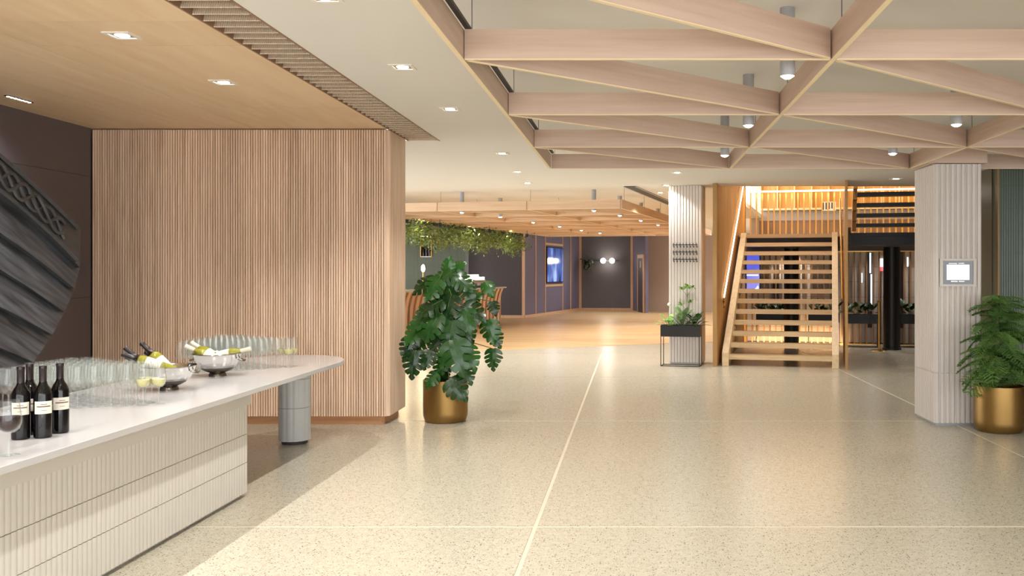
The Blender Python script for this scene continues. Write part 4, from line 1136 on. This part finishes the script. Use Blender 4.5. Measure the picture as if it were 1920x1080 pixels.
# dark linear grille in the far ceiling
a, b = Vector((-0.074, 15.7)), Vector((0.95, 20.1))
t = thing('linear_grille', 'dark linear air slot in the ceiling before the planter column', 'grille', ((a.x+b.x)/2, (a.y+b.y)/2, CZ), -TH)
MB().box(-0.1, 0.1, -2.3, 2.3, -0.012, 0.0).build('slot', M['greywall'], t)
for s in (-1, 1): MB().box(s*0.1-0.012, s*0.1+0.012, -2.3, 2.3, -0.016, 0.0).build('slot_edge', M['pend'], t)
# rear walls
def wallseg(name, a, b, mt, z1=CZ, th=0.12, z0=0.0):
    a = Vector((*a, 0)); b = Vector((*b, 0)); d = b-a
    o = struct(MB().box(0, d.length, 0, th, z0, z1).build(name, mt)); o.location = a; o.rotation_euler = (0, 0, math.atan2(d.y, d.x))
    return o, d.length
A_ = Vector((-3.71, 30.9)); B_ = Vector((-2.22, 37.1)); C_ = Vector((0.0, 36.9)); D_ = Vector((0.47, 34.6))
w1, L1_ = wallseg('wall_bar_back', (-9.5, 31.0), (-3.715, 30.9), M['greyblack'])
w2, L2_ = wallseg('wall_room_left', A_, B_, M['purple'])
w3, L3_ = wallseg('wall_room_back', B_, C_, M['greywall'])
w4, L4_ = wallseg('wall_room_right', C_, D_, M['purple'])
w5, L5_ = wallseg('wall_far', (0.49, 36.1), (9.5, 34.2), M['brown'])
for wobj, Lw, xs_ in ((w1, L1_, (L1_-0.04,)), (w3, L3_, (0.05, L3_-0.05))):
    for x in xs_: MB().box(x-0.05, x+0.05, -0.03, -0.001, 0.1, CZ-0.01).build('batten', M['batten'], wobj)
for wobj, Lw in ((w1, L1_), (w2, L2_), (w3, L3_)):
    MB().box(0.0, Lw, -0.02, -0.001, 0.0, 0.1).build('skirting', M['batten'], wobj)
def t_on(px, a, d):     # distance along a wall (a, unit d) where picture column px lies
    q = (px-CX)/F
    return (q*a.y-a.x)/(d.x-q*d.y)
dw = (B_-A_).normalized()
bt = [t_on(px, A_, dw) for px in (1003.8, 1021.8, 1054.3, 1069.4)]
for x in bt: MB().box(x-0.03, x+0.03, -0.025, -0.001, 0.1, CZ-0.01).build('batten', M['batten'], w2)
tx0, tx1 = bt[1]+0.06, bt[2]-0.06
dm = A_.y+dw.y*(tx0+tx1)/2
tz1, tz0 = H-(463.5-CY)/F*dm, H-(530-CY)/F*dm
for z in (tz1+0.10, tz0-0.10): MB().box(bt[1]+0.031, bt[2]-0.031, -0.025, -0.001, z-0.04, z+0.04).build('cross_batten', M['batten'], w2)
tv = thing('video_screen', 'tall upright blue-toned video screen on the far mauve wall', 'screen', tuple(Vector((A_.x, A_.y, 0))+Vector((dw.x, dw.y, 0))*tx0+Vector((0, 0, tz0))), math.atan2(dw.y, dw.x))
MB().box(0, tx1-tx0, -0.06, -0.026, 0, tz1-tz0).build('casing', M['black'], tv)
MB().box(0.04, tx1-tx0-0.04, -0.064, -0.0605, 0.04, tz1-tz0-0.04).build('display', M['tv'], tv)
# door on the right side wall
dr = (D_-C_).normalized()
x0, x1 = L4_-2.0, L4_-1.05
d4 = struct(MB().box(0.0, 0.95, -0.05, -0.005, 0.005, 2.12).build('door_1', M['greyblack'])); d4.location = Vector((C_.x, C_.y, 0))+Vector((dr.x, dr.y, 0))*(L4_-1.15); d4.rotation_euler = (0, 0, math.atan2(dr.y, dr.x))
for (a, b, c, d) in ((-0.08, 0.0, 0.0, 2.12), (0.95, 1.03, 0.0, 2.12), (-0.08, 1.03, 2.12, 2.26)):
    MB().box(a, b, -0.06, -0.004, c, d).build('door_frame', M['batten'], d4)
MB().box(0.42, 0.52, -0.056, -0.0505, 1.75, 2.0).build('door_sign', M['label'], d4)
# globe sconce with trailing plant
c = P(1139, 489, 36.9)
sc_ = thing('globe_wall_lamp', 'bar wall lamp with two glowing globes on the far charcoal wall', 'wall lamp', (c.x, 36.82, c.z), 0)
MB().box(-0.62, 0.48, -0.03, 0.0, -0.02, 0.02).build('bar', M['black'], sc_)
for x in (-0.17, 0.19):
    MB().lathe([(0.0, -0.11), (0.06, -0.095), (0.1, -0.05), (0.112, 0.0), (0.1, 0.05), (0.06, 0.095), (0.0, 0.11)], 18, Matrix.Translation((x, -0.14, 0))).build('globe', M['globe'], sc_, True)
    MB().tube([(x, -0.03, 0), (x, -0.14, 0)], 0.015, 6).build('globe_arm', M['black'], sc_)
lamp('globe_lamp', sc_, (0.01, -0.27, 0.0), 10, (1, 0.9, 0.75), kind='POINT', radius=0.12)
tp = thing('trailing_plant', 'small trailing plant hanging beside the globe lamp', 'plant', (c.x-0.82, 36.75, c.z-0.02))
MB().lathe([(0.0, -0.08), (0.07, -0.08), (0.09, 0.0), (0.08, 0.0)], 12).build('cup', M['black'], tp)
MB().box(-0.03, 0.03, 0.0, 0.35, -0.05, -0.02).build('wall_arm', M['black'], tp)
for i in range(34):
    a = random.uniform(0, 6.28); q = random.uniform(0.02, 0.3); z = random.uniform(-0.55, 0.22)*(1 if i % 4 == 0 else 0.4)
    o = put('leaf', bl_d, tp, (math.cos(a)*q, -0.05-abs(math.sin(a))*0.15, z), (random.uniform(-1, 1), 0, random.uniform(0, 6))); o.scale = (0.16, 0.16, 0.16)

# ================================================================== BAR
Lb, Rb = Vector((-6.30, 18.2)), Vector((-3.93, 27.2))
db = (Rb-Lb).normalized(); Lbar = (Rb-Lb).length
ang = math.atan2(db.y, db.x)
bar = thing('bar_counter', 'timber bar with flared upright fins and pale top in the far room', 'bar', (Lb.x, Lb.y, 0), ang)
MB().box(0, Lbar, 0.12, 0.6, 0.0, 1.10).build('carcass', M['fin'], bar)
MB().box(-0.02, Lbar+0.05, -0.10, 0.66, 1.10, 1.14).build('bar_top', M['top'], bar)
prof = [(0.10, 0.0), (0.07, 0.0), (0.07, 0.55), (0.05, 0.75), (0.005, 0.95), (-0.06, 1.10), (0.12, 1.10), (0.12, 0.0)]
fm = MB(); n_ = len(prof)
fm.add([(0.0, a, z) for a, z in prof]+[(0.15, a, z) for a, z in prof], [tuple(range(n_)), tuple(range(2*n_-1, n_-1, -1))]+[(i, i+n_, (i+1) % n_+n_, (i+1) % n_) for i in range(n_)])
fin_b = fm.mesh('fin', M['batten'])
nf = int(Lbar/0.26)
for i in range(nf): put('fin', fin_b, bar, (i*Lbar/nf+0.03, 0, 0))
# end face of the bar
MB().box(Lbar, Lbar+0.03, 0.08, 0.6, 0.0, 1.10).build('end_panel', M['batten'], bar)
# coffee machine
def on_bar(px, off):
    q = t_on(px, Lb, db); p = Lb+db*q
    return Vector((p.x, p.y, 0))+Vector((-db.y, db.x, 0))*off
c = on_bar(905, 0.3)
cmx = thing('coffee_machine', 'white-lit coffee machine standing on the far bar', 'coffee machine', (c.x, c.y, 1.14), ang)
MB().box(-0.45, 0.45, -0.2, 0.2, 0.06, 0.22).build('body', M['steel'], cmx)
MB().box(-0.42, 0.42, -0.17, 0.17, 0.22, 0.30).build('cup_tray', M['globe'], cmx)
for x in (-0.35, 0.35): MB().box(x-0.04, x+0.04, -0.15, 0.15, 0.0, 0.06).build('foot', M['black'], cmx)
for x in (-0.2, 0.2): MB().lathe([(0.035, 0.0), (0.035, 0.06)], 12, Matrix.Translation((x, -0.23, 0.06)), True, True).build('group_head', M['pewter'], cmx)
for i in range(5): MB().lathe([(0.03, 0.0), (0.04, 0.07)], 10, Matrix.Translation((-0.3+0.15*i, 0, 0.301))).build('cup', M['trim'], cmx)
# lamps on the bar
for (px, lb) in ((787, 'left bulb lamp glowing behind the large plant on the bar'), (823, 'right bulb lamp glowing behind the large plant on the bar')):
    c = on_bar(px, 0.45); dz = H-(503-CY)/F*c.y
    t = thing('bar_lamp', lb, 'lamp', (c.x, c.y, 1.14))
    MB().lathe([(0.08, 0.0), (0.08, 0.012), (0.012, 0.02), (0.012, dz-1.14-0.12), (0.03, dz-1.14-0.10)], 14, None, True).build('stand', M['brass'], t, True)
    MB().lathe([(0.0, dz-1.14-0.10), (0.035, dz-1.14-0.08), (0.05, dz-1.14-0.02), (0.045, dz-1.14+0.05), (0.02, dz-1.14+0.09), (0.0, dz-1.14+0.1)], 14).build('bulb', M['bulb'], t, True)
    lamp('bulb_lamp', t, (0, 0, dz-1.14+0.16), 12, AMBER, kind='POINT', radius=0.05)
# green tiled back wall of the bar with bottle shelf
w6, L6 = wallseg('wall_bar_tiled', (-8.9, 27.2), (-5.55, 30.4), M['gdark'])
gt = MB().box(0.003, 0.297, -0.015, -0.001, 0.0, 0.44).mesh('glazed_tile', M['gtile'])
for i in range(int(L6/0.3)):
    for j in range(7): put('glazed_tile', gt, w6, (i*0.3, 0, 0.002+j*0.445))
c = P(800, 482, 26.5)
bsf = thing('bottle_shelf', 'hanging lit glass shelf above the far bar', 'shelf', (c.x, 26.5, c.z))
MB().box(-0.16, 0.16, -0.1, 0.1, 0.0, 0.02).build('shelf_board', M['top'], bsf)
MB().box(-0.16, 0.16, 0.09, 0.1, 0.02, 0.66).build('back_pane', M['gtile'], bsf)
for x in (-0.16, 0.15):
    MB().box(x, x+0.01, -0.1, 0.1, 0.02, CZ-c.z).build('side_hanger', M['brass'], bsf)
MB().box(-0.14, 0.14, 0.05, 0.07, 0.6, 0.62).build('led_strip', M['led'], bsf)
for i in range(3):
    t = thing('spirit_bottle', ['left', 'middle', 'right'][i]+' dark bottle on the hanging shelf above the far bar', 'bottle', (c.x-0.09+0.09*i, 26.48, c.z+0.02))
    put('bottle_glass', b_me, t); put('capsule', c_me, t)
# trailing greenery over the bar
ga, gb_ = Vector((-5.35, 17.6)), Vector((-3.42, 27.0))
gd = (gb_-ga).normalized(); gl_ = (gb_-ga).length
tg = thing('ceiling_trough', 'long dark trough of trailing greenery hung above the bar', 'planter', (ga.x, ga.y, 2.55), math.atan2(gd.y, gd.x))
MB().box(0, gl_, -0.14, 0.30, 0.1, 0.34).build('trough', M['black'], tg)
for q in (0.3, gl_/2, gl_-0.3): MB().tube([(q, 0.1, 0.34), (q, 0.1, CZ-2.55)], 0.006, 5).build('hanger', M['wire'], tg)
gm = MB()
def leaf_quad(mb, p, s):
    a = Vector((random.gauss(0, 1), random.gauss(0, 1), random.gauss(0, 0.7))).normalized()
    b = a.cross(Vector((random.gauss(0, 1), random.gauss(0, 1), random.gauss(0, 1)))).normalized()
    mb.add([p, p+a*s*0.5+b*s*0.32, p+a*s, p+a*s*0.5-b*s*0.32], [(0, 1, 2, 3)])
for i in range(9500):
    q = random.uniform(-0.1, gl_+0.15)
    dp = 0.30+0.10*math.sin(q*2.3)+0.08*math.sin(q*5.1+1)+0.06*math.sin(q*11)
    z = 0.30-(random.random()**0.8)*(0.30+dp)
    y_ = random.gauss(0, 0.17)-0.02
    leaf_quad(gm, Vector((q, y_, z)), random.uniform(0.04, 0.085))
gm.build('trailing_foliage', M['hang'], tg)['kind'] = 'stuff'
for q in (2.2, 5.2, 8.2):
    lamp('foliage_spot', tg, (q, -0.62, 0.02), 26, (1.0, 0.94, 0.70), 70, 0.6, 0.03, aim=(0, 1, 0.0))
    MB().lathe([(0.03, -0.03), (0.035, 0.06)], 12, Matrix.Translation((q, -0.72, 0.05)), True, True).build('spot_head', M['black'], tg)
    MB().tube([(q, -0.72, 0.1), (q, -0.72, CZ-2.55)], 0.006, 5).build('spot_stem', M['black'], tg)

# ================================================================== RIGHT: green tiled wall, outer shell
gwx = 5.16; gwy = 12.72
w7 = struct(MB().box(gwx, 12, gwy, gwy+0.2, 0, CZ).build('wall_right_tiled', M['gdark']))
tile_me = MB().box(0.002, 0.296, -0.014, 0.0, 0.0, 0.312).mesh('glazed_tile', M['gtile'])
for i in range(12):
    for j in range(10):
        put('glazed_tile', tile_me, w7, (gwx+i*0.298, gwy, 0.0+j*0.3155-0.03 if j else 0.0), None)
MB().box(gwx-0.012, gwx, gwy-0.016, gwy+0.01, 0, CZ-0.002).build('corner_trim', M['bronze'], w7)
w8 = struct(MB().box(gwx-0.02, gwx+0.0, gwy+0.2, gwy+2.2, 0, CZ).build('wall_right_return', M['gdark']))
dd = struct(MB().box(gwx-0.05, gwx-0.021, gwy+0.75, gwy+1.6, 0.005, 2.27).build('door_2', M['greyblack']))
for (a, b, c, d) in ((gwy+0.68, gwy+0.749, 0, 2.27), (gwy+1.601, gwy+1.67, 0, 2.27), (gwy+0.68, gwy+1.67, 2.271, 2.36)):
    MB().box(gwx-0.06, gwx-0.021, a, b, c, d).build('door_frame', M['batten'], dd)
struct(MB().box(11.9, 12.0, -3.0, 12.7, 0, CZ).build('wall_right', M['brown']))
